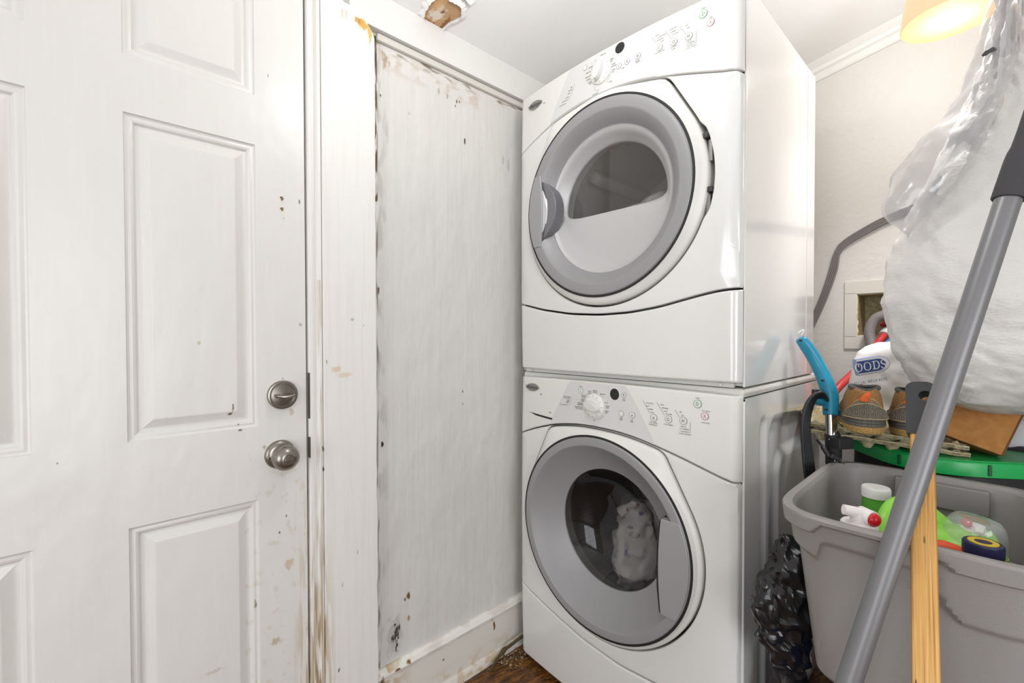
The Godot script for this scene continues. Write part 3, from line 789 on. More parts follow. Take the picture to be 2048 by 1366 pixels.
func machine(called: String, label: String, category: String, y0: float, dryer: bool) -> Node3D:
	var t := thing(called, label, category)
	var toe := TOE_D if dryer else TOE_W
	var top := 0.931 if dryer else 0.937
	var c := Vector2(0.345, 0.531) if dryer else Vector2(0.336, 0.523)
	var bottom := 0.055 if dryer else 0.021
	# front sheets
	var toe_top := func(x: float) -> float: return curve(toe, x) - 0.0022
	var low := func(_x: float) -> float: return bottom
	obj("toe_panel", front_sheet(low, toe_top, y0), M.enamel, t, "", 40.0, false)
	var seam := func(x: float) -> float: return curve(SEAM, x) + 0.0012
	var head := func(x: float) -> float: return top + 0.006 * (1.0 - pow((x - 0.35) / 0.35, 2))
	obj("control_panel", front_sheet(seam, head, y0), M.plastic, t, "", 40.0, false)
	var outl := door_outline(c, 0.287)
	obj("front_panel", middle_panel(c, outl, toe, y0), M.enamel, t, "", 40.0, false)
	# grey field of the control panel
	var la := func(x: float) -> float: return curve(SEAM, x) + 0.002
	var g := G.new()
	var rows := []
	for s in 12:
		var v := s / 11.0
		var row := PackedVector3Array()
		for k in 25:
			var u := k / 24.0
			var y := 0.0
			var x := 0.0
			for it in 4:
				var xl := lerpf(0.150, 0.228, v); var xr := lerpf(0.503, 0.419, v)
				x = lerpf(xl, xr, u)
				y = lerpf(curve(SEAM, x) + 0.004, top + 0.0005 + 0.006 * (1.0 - pow((x - 0.35) / 0.35, 2)) - 0.004, v)
			row.push_back(front_pt(x, y0 + y, y0, 0.0004))
		rows.push_back(row)
	g.grid(rows)
	put("grey_field", build(g, 40.0, false), M.overlay, t, "pale grey field behind the dial")
	# door: white body with shoulders
	var cc := Vector3(c.x, y0 + c.y, 0)
	var R0 := 0.2665 if dryer else 0.2745
	g = G.new()
	rows = []
	for s in 9:
		var row := PackedVector3Array()
		for i in 160:
			var o := outl[i]
			var dn := o.normalized()
			var L := o.length()
			var r: float = [L, L, L - 0.001, L - 0.004, L - 0.009, lerpf(R0 + 0.004, L - 0.009, 0.5), R0 + 0.004, R0, R0 - 0.003][s]
			r = maxf(r, R0 - 0.003)
			var p := Vector2(c.x, c.y) + dn * r
			var edge := fz(p.x, p.y)
			var zz: float = [-0.01, edge - 0.001, edge + 0.003, edge + 0.0065, edge + 0.009, 0, 0, 0, 0][s]
			if s >= 5:
				var k := clampf((L - 0.009 - r) / maxf(0.002, L - 0.009 - R0), 0, 1)
				zz = lerpf(fz(c.x + dn.x * (L - 0.009), c.y + dn.y * (L - 0.009)) + 0.009, 0.057, k)
			if s == 8: zz = 0.03
			row.push_back(Vector3(p.x, y0 + p.y, zz))
		rows.push_back(row)
	g.grid(rows, true)
	var dr := put("door", build(g, 40.0, false), M.plastic, t, "round door with a grey ring in a white shouldered frame")
	# dark groove, then the grey ring
	g = G.new()
	g.grid(ring_rows([Vector2(R0 - 0.0005, 0.03), Vector2(R0 - 0.0005, 0.0585), Vector2(R0 - 0.005, 0.0585), Vector2(R0 - 0.006, 0.03)], cc), true)
	put("gasket_ring", build(g, 40.0, false), M.dark, dr, "thin black ring round the grey door rim")
	g = G.new()
	if dryer:
		g.grid(ring_rows([Vector2(0.2605, 0.03), Vector2(0.2605, 0.0585), Vector2(0.258, 0.0615), Vector2(0.250, 0.0625), Vector2(0.233, 0.0615), Vector2(0.228, 0.0595), Vector2(0.214, 0.047), Vector2(0.204, 0.034), Vector2(0.199, 0.0285), Vector2(0.196, 0.028)], cc), true)
	else:
		g.grid(ring_rows([Vector2(0.2685, 0.03), Vector2(0.2685, 0.0585), Vector2(0.266, 0.0615), Vector2(0.257, 0.0625), Vector2(0.2465, 0.0615), Vector2(0.2435, 0.0595), Vector2(0.236, 0.050), Vector2(0.222, 0.034), Vector2(0.203, 0.016), Vector2(0.186, 0.003), Vector2(0.172, -0.007), Vector2(0.168, -0.009), Vector2(0.1665, -0.013)], cc), true)
	put("door_ring", build(g, 25.0, false), M.silver, dr, "grey plastic door ring")
	# cabinet behind the front
	var cab := G.new()
	if dryer:
		# side walls, top and back as sheet metal
		cab.box(Vector3(0.697, y0 + 0.492, -0.2735), Vector3(0.006, 0.894, 0.547), 0.0025)
		cab.box(Vector3(0.003, y0 + 0.492, -0.2735), Vector3(0.006, 0.894, 0.547), 0.0025)
		cab.box(Vector3(0.35, y0 + 0.933, -0.265), Vector3(0.69, 0.012, 0.545), 0.005)
		cab.box(Vector3(0.35, y0 + 0.492, -0.545), Vector3(0.69, 0.88, 0.006), 0.002)
		cab.box(Vector3(0.35, y0 + 0.0505, -0.27), Vector3(0.69, 0.008, 0.53), 0.002)
		obj("cabinet", cab, M.enamel, t)
		g = G.new()
		g.box(Vector3(0.7005, y0 + 0.49, -0.468), Vector3(0.002, 0.88, 0.004), 0.0008)
		obj("side_seam", g, M.enamel, t)
		g = G.new(); g.box(Vector3(0.35, y0 + 0.049, 0.006), Vector3(0.66, 0.011, 0.012), 0.002)
		obj("base_rail", g, M.overlay, t)
		for x in [0.052, 0.652]:
			g = G.new(); disc(g, Vector3(x, y0 + 0.0495, 0.012), 0.0035, 0.0035, 0.0025, 14)
			obj("screw", g, M.chrome, t)
	else:
		cab.box(Vector3(0.003, 0.475, -0.31), Vector3(0.006, 0.9, 0.62), 0.0025)
		cab.box(Vector3(0.35, 0.475, -0.63), Vector3(0.69, 0.9, 0.006), 0.002)
		cab.box(Vector3(0.35, 0.024, -0.31), Vector3(0.69, 0.006, 0.61), 0.002)
		cab.box(Vector3(0.698, 0.475, -0.004), Vector3(0.006, 0.9, 0.012), 0.0025)
		obj("cabinet", cab, M.enamel, t)
		g = G.new(); g.box(Vector3(0.35, 0.9425, -0.319), Vector3(0.70, 0.023, 0.645), 0.009)
		obj("lid", g, M.plastic, t)
		obj("side_panel", embossed_side(), M.enamel, t, "", 40.0, false)
		for q in [[0.06, -0.06], [0.64, -0.06], [0.06, -0.57], [0.64, -0.57]]:
			g = G.new(); g.t = Transform3D(Basis(), Vector3(q[0], 0.0, q[1])); g.lathe([Vector2(0, 0), Vector2(0.022, 0), Vector2(0.022, 0.01), Vector2(0.008, 0.012), Vector2(0.008, 0.022), Vector2(0, 0.022)], 16)
			obj("foot", g, M.dark, t)
	# inside: boot ring and drum
	g = G.new()
	var rd := 0.225
	var zb := -0.5
	g.grid(ring_rows([Vector2(0.29, -0.012), Vector2(0.262, -0.03), Vector2(0.2, -0.035), Vector2(0.185, -0.06), Vector2(rd, -0.065)], cc), true)
	put("boot", build(g, 40.0, false), mat("5e5c5c", 0.6) if not dryer else mat("c9c7c4", 0.5), t, "rubber boot behind the door")
	g = G.new()
	g.grid(ring_rows([Vector2(rd, -0.065), Vector2(rd + 0.004, -0.09), Vector2(rd, -0.12), Vector2(rd, zb + 0.02), Vector2(rd - 0.02, zb), Vector2(0.11, zb), Vector2(0.10, zb + 0.02), Vector2(0.001, zb + 0.025)], cc, 64), true)
	put("drum", build(g, 40.0, false), drum_metal(dryer), t)
	for k in 3:
		g = G.new()
		var a := TAU * (k + 0.15) / 3.0
		g.t = Transform3D(Basis(Vector3.BACK, a), cc)
		g.box(Vector3(rd - 0.014, 0, -0.29), Vector3(0.05, 0.045, 0.34), 0.018)
		obj("drum_baffle", g, drum_metal(dryer), t)
	return t

func drum_metal(dryer: bool) -> StandardMaterial3D:
	var key := "drum_d" if dryer else "drum_w"
	if not M.has(key):
		var m := mat("c9c6c2", 0.5, 0.0) if dryer else mat("7d7977", 0.3, 0.85)
		if not dryer:
			var im := paint(64, 64, Color("8b8784"))
			for i in 2:
				for j in 2:
					blob(im, 16 + i * 32, 16 + j * 32, 6, 6, Color("1a1817"), 1.0, 1, 0.0)
			m.albedo_texture = ImageTexture.create_from_image(im); m.albedo_color = Color.WHITE
			m.uv1_triplanar = true; m.uv1_scale = Vector3(45, 45, 45)
		M[key] = m
	return M[key]

func embossed_side() -> G:
	var g := G.new()
	var box := func(z: float, y: float, z0: float, z1: float, y0: float, y1: float, r: float) -> float:   # signed distance to a rounded rectangle
		var q := Vector2(absf(z - (z0 + z1) / 2.0) - (z1 - z0) / 2.0 + r, absf(y - (y0 + y1) / 2.0) - (y1 - y0) / 2.0 + r)
		return Vector2(maxf(q.x, 0), maxf(q.y, 0)).length() + minf(maxf(q.x, q.y), 0.0) - r
	var rows := []
	for j in 100:
		var y := lerpf(0.025, 0.93, j / 99.0)
		var row := PackedVector3Array()
		for i in 110:
			var z := lerpf(0.0, -0.625, i / 109.0)
			var x := 0.70
			x -= 0.009 * smoothstep(0.006, -0.010, box.call(z, y, -0.135, -0.098, 0.1, 0.868, 0.016))
			x -= 0.013 * smoothstep(0.007, -0.014, box.call(z, y, -0.57, -0.165, 0.1, 0.858, 0.04))
			x += 0.012 * smoothstep(0.007, -0.014, box.call(z, y, -0.53, -0.228, 0.05, 0.768, 0.06))
			row.push_back(Vector3(x, y, z))
		rows.push_back(row)
	g.grid(rows)
	var inner := PackedVector3Array(); var edge: PackedVector3Array = rows[-1]
	for p in edge: inner.push_back(p - Vector3(0.01, 0, 0))
	g.grid([edge, inner])
	return g

func grip_plate(side: float, cc: Vector3, ro: float, ri_x: float, ylo: float, yhi: float, z0: float, z1: float) -> G:   # segment of the ring between a chord and the rim
	var poly := PackedVector2Array()
	var a0 := asin((ylo - cc.y) / ro); var a1 := asin((yhi - cc.y) / ro)
	for i in 25:
		var a := lerpf(a0, a1, i / 24.0)
		poly.push_back(Vector2(cc.x + side * cos(a) * ro, cc.y + sin(a) * ro))
	for i in 13:
		var v := i / 12.0
		var y := lerpf(yhi, ylo, v)
		poly.push_back(Vector2(ri_x + side * 0.007 * (1.0 - 4.0 * (v - 0.5) * (v - 0.5)) * -1.0, y))
	var g := G.new()
	g.extrude(poly, z0, z1, 0.0015)
	return g

func badge(t: Node, at: Vector3, a: float) -> void:
	var g := G.new()
	disc(g, at, 0.0275, 0.0125, 0.0022, 40)
	var b := obj("maker_badge", g, mat("8d8c89", 0.3, 0.5), t, "oval grey maker's badge with script lettering")
	g = G.new(); rim(g, at + Vector3(0, 0, 0.0018), 0.0275, 0.0016, 0.0009, 40, 0.0125)
	obj("badge_rim", g, mat("b9b8b4", 0.3, 0.6), b)
	put("lettering", words([["Whirlpool", at + Vector3(-0.001, 0, 0.0028), 0.0095, a, "Droid Serif"]]), M.print_dark, b)

func dial(t: Node, at: Vector3, turn: float) -> void:
	var lay := Basis(Vector3.RIGHT, PI / 2)
	var g := G.new()
	g.t = Transform3D(lay, at)
	g.lathe([Vector2(0, 0.0), Vector2(0.0335, 0.0), Vector2(0.0335, 0.004), Vector2(0.0315, 0.006), Vector2(0.027, 0.0075), Vector2(0.024, 0.0085), Vector2(0, 0.0085)], 48)
	var k := obj("dial", g, M.plastic, t, "round white cycle dial")
	g = G.new()
	g.t = Transform3D(Basis(Vector3.BACK, turn), at)
	var rows := []
	for s in 7:
		var v := s / 6.0
		var row := PackedVector3Array()
		for i in 28:
			var a := TAU * i / 28
			var wx := lerpf(0.0265, 0.0235, v); var wy := lerpf(0.0135, 0.0095, v)
			row.push_back(Vector3(cos(a) * wx, sin(a) * wy, 0.006 + 0.0165 * sin(v * PI / 2)))
		rows.push_back(row)
	g.loft(rows, false, true)
	obj("dial_grip", g, mat("cfcecb", 0.3), k)
	g = G.new()
	for i in 12:
		var a := TAU * i / 12.0
		g.t = Transform3D(Basis(Vector3.BACK, a), at)
		g.box(Vector3(0.0285, 0, 0.0072), Vector3(0.004, 0.0012, 0.0008), 0.0003)
	obj("dial_marks", g, M.print, k)

func buttons(t: Node, list: Array, y0: float) -> void:   # [x, y, radius, material of the ring, sign]
	for b in list:
		var at := front_pt(b[0], b[1], y0)
		var g := G.new(); disc(g, at, b[2], b[2], 0.0016)
		var o := obj("button", g, M.plastic, t)
		g = G.new(); rim(g, at, b[2] + 0.0007, 0.0011, 0.0012)
		obj("button_ring", g, M[b[3]], o)
		if b.size() > 4: put("button_symbol", words([[b[4], at + Vector3(0, 0, 0.0018), b[2] * 0.95]]), M.print_dark if b[3] == "print" else M[b[3]], o)

func lines(t: Node, called: String, list: Array, y0: float, m: Material) -> void:   # thin printed rules [x0, y0, x1, y1]
	for l in list:
		var g := G.new()
		var a := front_pt(l[0], l[1], y0, 0.0006); var b := front_pt(l[2], l[3], y0, 0.0006)
		var w := Vector3(-(b - a).y, (b - a).x, 0).normalized() * 0.00045
		g.quad(a - w, b - w, b + w, a + w)
		put(called, build(g, 40.0, false), m, t)
func print_list(t: Node, list: Array, y0: float, m: Material, called := "printed_words") -> void:   # [text, x, y, height]
	var w := []
	for l in list: w.push_back([l[0], front_pt(l[1], l[2], y0, 0.0006 + (0.0004 if l.size() < 5 else 0.0)), l[3]])
	put(called, words(w, 0.76), m, t)

func washer_details(t: Node3D) -> void:
	var y0 := 0.0
	badge(t, front_pt(0.069, 0.9065, y0, 0.0014), -0.02)
	dial(t, front_pt(0.319, 0.876, y0), -0.32)
	var g := G.new(); disc(g, front_pt(0.385, 0.915, y0), 0.0145, 0.0155, 0.0016)
	var disp := obj("display", g, M.black_gloss, t, "round black display")
	g = G.new(); rim(g, front_pt(0.385, 0.915, y0), 0.0162, 0.0016, 0.0012, 32, 0.0172); obj("display_rim", g, M.plastic, disp)
	buttons(t, [[0.270, 0.9145, 0.0078, "green_print", "2"], [0.4135, 0.916, 0.0062, "print", "B"], [0.4065, 0.866, 0.0072, "print"], [0.4385, 0.866, 0.0078, "print", "a"], [0.499, 0.867, 0.0085, "print", "o"], [0.537, 0.868, 0.0085, "print", "G"], [0.5735, 0.869, 0.0088, "print", "H"], [0.606, 0.9125, 0.0090, "green_print", "D"], [0.623, 0.886, 0.0080, "red_print", "X"]], y0)
	print_list(t, [["ADD A GARMENT", 0.2185, 0.892, 0.0038], ["DOOR LOCKED", 0.219, 0.8875, 0.0038], ["WASH", 0.224, 0.882, 0.0038], ["RINSE", 0.222, 0.878, 0.0038], ["SPIN", 0.220, 0.874, 0.0038], ["CYCLE COMPLETE", 0.207, 0.8675, 0.0038],
		["NORMAL", 0.2815, 0.9015, 0.0042], ["CASUAL", 0.281, 0.897, 0.0042], ["QUICK", 0.278, 0.8905, 0.0042], ["WASH", 0.278, 0.886, 0.0042], ["DELICATES", 0.272, 0.879, 0.0042], ["HANDWASH", 0.270, 0.8745, 0.0042], ["CLEAN WASHER", 0.263, 0.867, 0.0042], ["WITH BLEACH", 0.266, 0.8625, 0.0042],
		["HEAVY", 0.302, 0.9155, 0.0042], ["DUTY", 0.303, 0.911, 0.0042], ["WHITEST", 0.3215, 0.9185, 0.0042], ["WHITES", 0.3215, 0.914, 0.0042], ["SANITARY", 0.3465, 0.9115, 0.0042], ["SOAK", 0.359, 0.8895, 0.0042], ["DRAIN", 0.3635, 0.8805, 0.0042], ["SPIN", 0.3625, 0.876, 0.0042], ["RINSE", 0.3615, 0.8665, 0.0042], ["SPIN", 0.359, 0.862, 0.0042], ["OFF", 0.3205, 0.8365, 0.0042],
		["POWER", 0.2695, 0.9265, 0.003], ["CYCLE", 0.4135, 0.905, 0.003], ["SIGNAL", 0.4135, 0.9015, 0.003], ["EXTRA", 0.4065, 0.8545, 0.0036], ["RINSE", 0.4065, 0.850, 0.0036], ["PRE", 0.4385, 0.853, 0.0036], ["WASH", 0.4385, 0.8485, 0.0036]], y0, M.print)
	print_list(t, [["HOT/COLD", 0.487, 0.902, 0.0042, 0], ["HOT", 0.482, 0.8945, 0.0042, 0], ["WARM", 0.4905, 0.887, 0.0042, 0], ["COLD", 0.495, 0.8795, 0.0042, 0], ["SOIL LEVEL", 0.498, 0.8545, 0.0046, 0], ["TEMPERATURE", 0.4965, 0.849, 0.0036, 0],
		["HIGH", 0.5205, 0.9015, 0.0042, 0], ["MEDIUM", 0.5275, 0.894, 0.0042, 0], ["LOW", 0.529, 0.8865, 0.0042, 0], ["NO SPIN", 0.5375, 0.8805, 0.0042, 0], ["SPIN SPEED", 0.5365, 0.8545, 0.0046, 0],
		["ON", 0.5665, 0.889, 0.0042, 0], ["OFF", 0.5715, 0.8815, 0.0042, 0], ["END OF", 0.5735, 0.855, 0.004, 0], ["CYCLE SIGNAL", 0.5735, 0.8495, 0.0046, 0], ["HOLD 3 SECONDS TO", 0.574, 0.8435, 0.0036, 0], ["LOCK/UNLOCK CONTROLS", 0.572, 0.838, 0.0036, 0],
		["START", 0.606, 0.926, 0.0038, 0], ["PAUSE / CANCEL", 0.6235, 0.898, 0.0032, 0], ["DRAIN & SPIN", 0.6235, 0.8705, 0.0034, 0]], y0, M.print, "printed_options")
	put("printed_words", words([["HE", front_pt(0.1085, 0.888, y0, 0.0022), 0.006]]), M.print, t)
	put("printed_words", words([["MAX", front_pt(0.1505, 0.8365, y0, 0.0022), 0.004]]), M.print, t)
	lines(t, "printed_rule", [[0.4685, 0.907, 0.488, 0.877], [0.506, 0.907, 0.527, 0.876], [0.553, 0.893, 0.564, 0.876], [0.590, 0.868, 0.590, 0.846], [0.239, 0.894, 0.2275, 0.866], [0.3275, 0.8395, 0.342, 0.8435], [0.342, 0.8435, 0.3515, 0.853], [0.29, 0.905, 0.305, 0.9095], [0.338, 0.9095, 0.349, 0.9025]], y0, M.print)
	# dispenser drawer: raised face with a dark sheet standing for the shade in its finger slot
	g = G.new()
	var lo := func(x: float) -> float: return lerp_tab([[0.003, 0.829], [0.06, 0.8255], [0.16, 0.8205]], x)
	var hi := func(_x: float) -> float: return 0.9335
	obj("dispenser_drawer", drawer_face(lo, hi), M.plastic, t, "flat drawer front of the soap dispenser", 40.0, false)
	g = G.new()
	var a := []
	for i in 9:
		var x := lerpf(0.052, 0.158, i / 8.0)
		a.push_back([x, lerpf(0.826, 0.8205, i / 8.0), 0.0006 + 0.0055 * smoothstep(0.0, 0.35, i / 8.0)])
	var r0 := PackedVector3Array(); var r1 := PackedVector3Array()
	for q in a:
		r0.push_back(front_pt(q[0], q[1], 0.0, 0.0012)); r1.push_back(front_pt(q[0], q[1] - q[2], 0.0, 0.0008))
	g.grid([r1, r0])
	put("finger_slot_shade", build(g, 40.0, false), M.gap, t, "dark sheet standing for the shade in the finger slot")
	# door glass and grip
	var door: Node = t.get_node("door")
	g = G.new()
	g.grid(ring_rows([Vector2(0.1675, -0.011), Vector2(0.164, -0.0115), Vector2(0.150, -0.03), Vector2(0.12, -0.055), Vector2(0.08, -0.068), Vector2(0.03, -0.074), Vector2(0.0005, -0.075)], Vector3(0.336, 0.523, 0), 72), true)
	put("glass_bowl", build(g, 60.0, false), glass(0.42, "1d1919"), door, "dark glass bowl")
	obj("grip_plate", grip_plate(1.0, Vector3(0.336, 0.523, 0), 0.2665, 0.5325, 0.398, 0.630, 0.045, 0.0645), M.silver_light, door, "flat grey grip plate")
	g = G.new()
	g.extrude(PackedVector2Array([Vector2(0.5285, 0.402), Vector2(0.5325, 0.398), Vector2(0.531, 0.63), Vector2(0.5235, 0.6), Vector2(0.521, 0.54), Vector2(0.522, 0.46)]), 0.03, 0.0628, 0.0)
	obj("grip_gap", g, M.dark, door)

func drawer_face(lo: Callable, hi: Callable) -> G:
	var g := G.new()
	var rows := []
	for s in 8:
		var v := s / 7.0
		var row := PackedVector3Array()
		for k in 17:
			var u := k / 16.0
			var xr := lerpf(0.160, 0.2265, v)
			var x := lerpf(0.006, xr - 0.001, u)
			var y: float = lerpf(lo.call(minf(x, 0.16)), hi.call(x), v)
			row.push_back(front_pt(x, y, 0.0, 0.0016 if s > 0 and s < 7 and k > 0 and k < 16 else 0.0010))
		rows.push_back(row)
	g.grid(rows)
	var b := []
	for side in [[0, 0], [7, 7]]:
		var e: PackedVector3Array = rows[side[0]]
		var f := PackedVector3Array()
		for p in e: f.push_back(p - Vector3(0, 0, 0.004))
		g.grid([f, e] if side[0] == 0 else [e, f])
	var re := PackedVector3Array(); var rf := PackedVector3Array()
	for r in rows:
		re.push_back(r[16]); rf.push_back(r[16] - Vector3(0, 0, 0.004))
	g.grid([re, rf])
	return g

func glass(alpha: float, tint: String) -> StandardMaterial3D:
	var m := mat(tint, 0.03)
	m.transparency = BaseMaterial3D.TRANSPARENCY_ALPHA
	m.albedo_color.a = alpha
	m.metallic_specular = 0.45
	return m

func dryer_details(t: Node3D) -> void:
	var y0 := 0.911
	badge(t, front_pt(0.083, 1.798, y0), 0.0)
	dial(t, front_pt(0.340, 1.7895, y0), 1.25)
	var g := G.new(); disc(g, front_pt(0.3995, 1.8265, y0), 0.0145, 0.0135, 0.0016)
	var disp := obj("display", g, M.black_gloss, t, "round black display")
	g = G.new(); rim(g, front_pt(0.3995, 1.8265, y0), 0.0160, 0.0014, 0.0012, 32, 0.015); obj("display_rim", g, M.plastic, disp)
	buttons(t, [[0.285, 1.8235, 0.0068, "print"], [0.3975, 1.7795, 0.0070, "print", "z"], [0.422, 1.7805, 0.0070, "print", "A"], [0.4525, 1.7815, 0.0072, "print", "B"], [0.511, 1.7775, 0.0078, "print", "C"], [0.547, 1.7745, 0.0080, "print", "0"], [0.583, 1.772, 0.0082, "print", "H"], [0.6155, 1.8085, 0.0088, "green_print", "D"], [0.632, 1.7815, 0.0078, "red_print", "X"]], y0)
	print_list(t, [["HEAVY DUTY", 0.301, 1.805, 0.0042], ["NORMAL", 0.306, 1.8165, 0.0042], ["CASUAL", 0.327, 1.8265, 0.0042], ["DELICATE", 0.347, 1.8335, 0.0042], ["QUICK DRY", 0.297, 1.7935, 0.0042], ["REFRESH", 0.299, 1.785, 0.0042], ["SPEED", 0.302, 1.776, 0.0042], ["DRY", 0.305, 1.771, 0.0042], ["TIMED", 0.375, 1.808, 0.0042], ["DRY", 0.374, 1.803, 0.0042], ["HIGH", 0.381, 1.793, 0.0042], ["MEDIUM", 0.381, 1.787, 0.0042], ["LOW", 0.378, 1.772, 0.0042], ["EXTRA", 0.381, 1.777, 0.0042], ["OFF", 0.372, 1.749, 0.0042], ["RACK DRY", 0.322, 1.735, 0.0042],
		["WET", 0.236, 1.789, 0.0038], ["SENSING", 0.232, 1.782, 0.0038], ["DAMP", 0.226, 1.775, 0.0038], ["DRYING", 0.219, 1.766, 0.0038], ["COOL DOWN", 0.211, 1.759, 0.0038], ["CHECK SCREEN", 0.203, 1.751, 0.0038], ["TIME", 0.410, 1.769, 0.0036], ["WRINKLE", 0.4525, 1.770, 0.0034], ["SHIELD", 0.4525, 1.766, 0.0034]], y0, M.print)
	print_list(t, [["HIGH", 0.504, 1.810, 0.0042, 0], ["MEDIUM HIGH", 0.514, 1.8035, 0.0042, 0], ["MEDIUM", 0.512, 1.7965, 0.0042, 0], ["LOW", 0.517, 1.790, 0.0042, 0], ["TEMPERATURE", 0.511, 1.766, 0.0042, 0], ["MORE DRY", 0.544, 1.808, 0.0042, 0], ["NORMAL", 0.5445, 1.8005, 0.0042, 0], ["LESS DRY", 0.550, 1.7935, 0.0042, 0], ["DRYNESS", 0.547, 1.763, 0.0042, 0], ["LEVEL", 0.547, 1.758, 0.0042, 0], ["ON", 0.577, 1.800, 0.0042, 0], ["OFF", 0.581, 1.793, 0.0042, 0], ["END OF", 0.583, 1.760, 0.004, 0], ["CYCLE SIGNAL", 0.583, 1.755, 0.0046, 0], ["HOLD 3 SECONDS TO", 0.583, 1.7495, 0.0036, 0], ["LOCK/UNLOCK CONTROLS", 0.583, 1.7445, 0.0036, 0], ["START", 0.6155, 1.8215, 0.0038, 0], ["STOP", 0.632, 1.793, 0.0036, 0], ["HE", 0.122, 1.789, 0.0065, 0]], y0, M.print, "printed_options")
	lines(t, "printed_rule", [[0.489, 1.8135, 0.505, 1.787], [0.525, 1.8115, 0.541, 1.784], [0.561, 1.803, 0.576, 1.780], [0.600, 1.775, 0.600, 1.751], [0.249, 1.794, 0.226, 1.755], [0.318, 1.758, 0.322, 1.744], [0.322, 1.744, 0.334, 1.743], [0.334, 1.743, 0.331, 1.736], [0.371, 1.770, 0.361, 1.754], [0.361, 1.754, 0.366, 1.749]], y0, M.print)
	# door face: grey dish with a half-moon window
	var door: Node = t.get_node("door")
	var c := Vector3(0.345, y0 + 0.531, 0)
	var win := PackedVector2Array()
	var R := 0.166
	var chord := -0.022
	var n := 120
	for i in n:
		var a := TAU * i / n
		var d := Vector2(cos(a), sin(a))
		var r := R
		if d.y < 0: r = minf(R, chord / d.y)
		win.push_back(d * r)
	for k in 3:   # round the two corners
		var s := PackedVector2Array()
		for i in n: s.push_back((win[(i + n - 1) % n] + win[i] * 2.0 + win[(i + 1) % n]) / 4.0)
		win = s
	var g2 := G.new()
	var rows := []
	for s in [[0.196, 0.028, 0.0], [0.190, 0.0245, 0.0], [0.184, 0.019, 0.0], [0.180, 0.010, 0.15], [0.0, -0.006, 1.0], [0.0, -0.012, 1.0]]:
		var row := PackedVector3Array()
		for i in n:
			var a := TAU * i / n
			var circle: Vector2 = Vector2(cos(a), sin(a)) * (s[0] if s[0] > 0 else 0.176)
			var w := win[i] * (1.0 if s[1] > -0.01 else 0.985)
			var p: Vector2 = circle.lerp(w, s[2])
			row.push_back(c + Vector3(p.x, p.y, s[1]))
		rows.push_back(row)
	# dense rows between the dish wall and the window
	var dense := []
	dense.append_array(rows.slice(0, 4))
	for k in range(1, 8):
		var row := PackedVector3Array()
		for i in n: row.push_back((rows[3] as PackedVector3Array)[i].lerp((rows[4] as PackedVector3Array)[i], k / 8.0))
		dense.push_back(row)
	dense.append_array(rows.slice(4))
	g2.grid(dense, true)
	put("door_dish", build(g2, 35.0, false), mat("b5b3b3", 0.36, 0.1), door, "grey inner face of the door")
	g2 = G.new()
	var ring := PackedVector3Array()
	for p in win: ring.push_back(c + Vector3(p.x * 0.99, p.y * 0.99, -0.009))
	g2.fan(ring, c + Vector3(0, 0.05, -0.009))
	put("window_pane", build(g2, 60.0, false), glass(0.35, "55524f"), door, "smoky half-moon window")
	# grip: plate, pocket and inner lip
	obj("grip_plate", grip_plate(-1.0, c, 0.2585, 0.1345, 1.341, 1.556, 0.045, 0.0645), M.silver_light, door, "flat grey grip plate")
	var lens := func(x0: float, x1: float, ya: float, yb: float) -> PackedVector2Array:
		var q := PackedVector2Array()
		for i in 17:
			var v := i / 16.0
			q.push_back(Vector2(x0 + (x1 - x0) * pow(sin(v * PI), 0.7), lerpf(ya, yb, v)))
		return q
	var pk := G.new(); pk.extrude(lens.call(0.134, 0.1915, 1.362, 1.54), 0.02, 0.0575, 0.002)
	obj("grip_pocket", pk, mat("6f6d70", 0.4), door, "dark finger pocket")
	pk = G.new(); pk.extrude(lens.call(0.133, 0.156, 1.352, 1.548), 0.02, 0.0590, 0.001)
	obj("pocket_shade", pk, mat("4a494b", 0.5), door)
	pk = G.new(); pk.extrude(lens.call(0.1365, 0.159, 1.378, 1.517), 0.02, 0.0605, 0.003)
	obj("grip_lip", pk, mat("c9c9cb", 0.25, 0.3), door, "pale inner lip of the grip")
	# hinge hardware in the gap right of the door
	for y in [1.528, 1.404]:
		var hx := c.x + sqrt(0.2925 * 0.2925 - (y - c.y) * (y - c.y))
		var px2 := c.x + sqrt(0.2925 * 0.2925 - (y - 0.034 - c.y) * (y - 0.034 - c.y))
		pk = G.new(); pk.box(Vector3(hx, y, 0.027), Vector3(0.011, 0.013, 0.02), 0.002)
		var hg := obj("hinge", pk, mat("2b2a29", 0.5), door, "dark hinge clip")
		pk = G.new(); pk.box(Vector3(px2, y - 0.034, 0.020), Vector3(0.010, 0.05, 0.018), 0.002)
		obj("hinge_plate", pk, mat("86847f", 0.4, 0.4), door, "grey metal hinge plate")

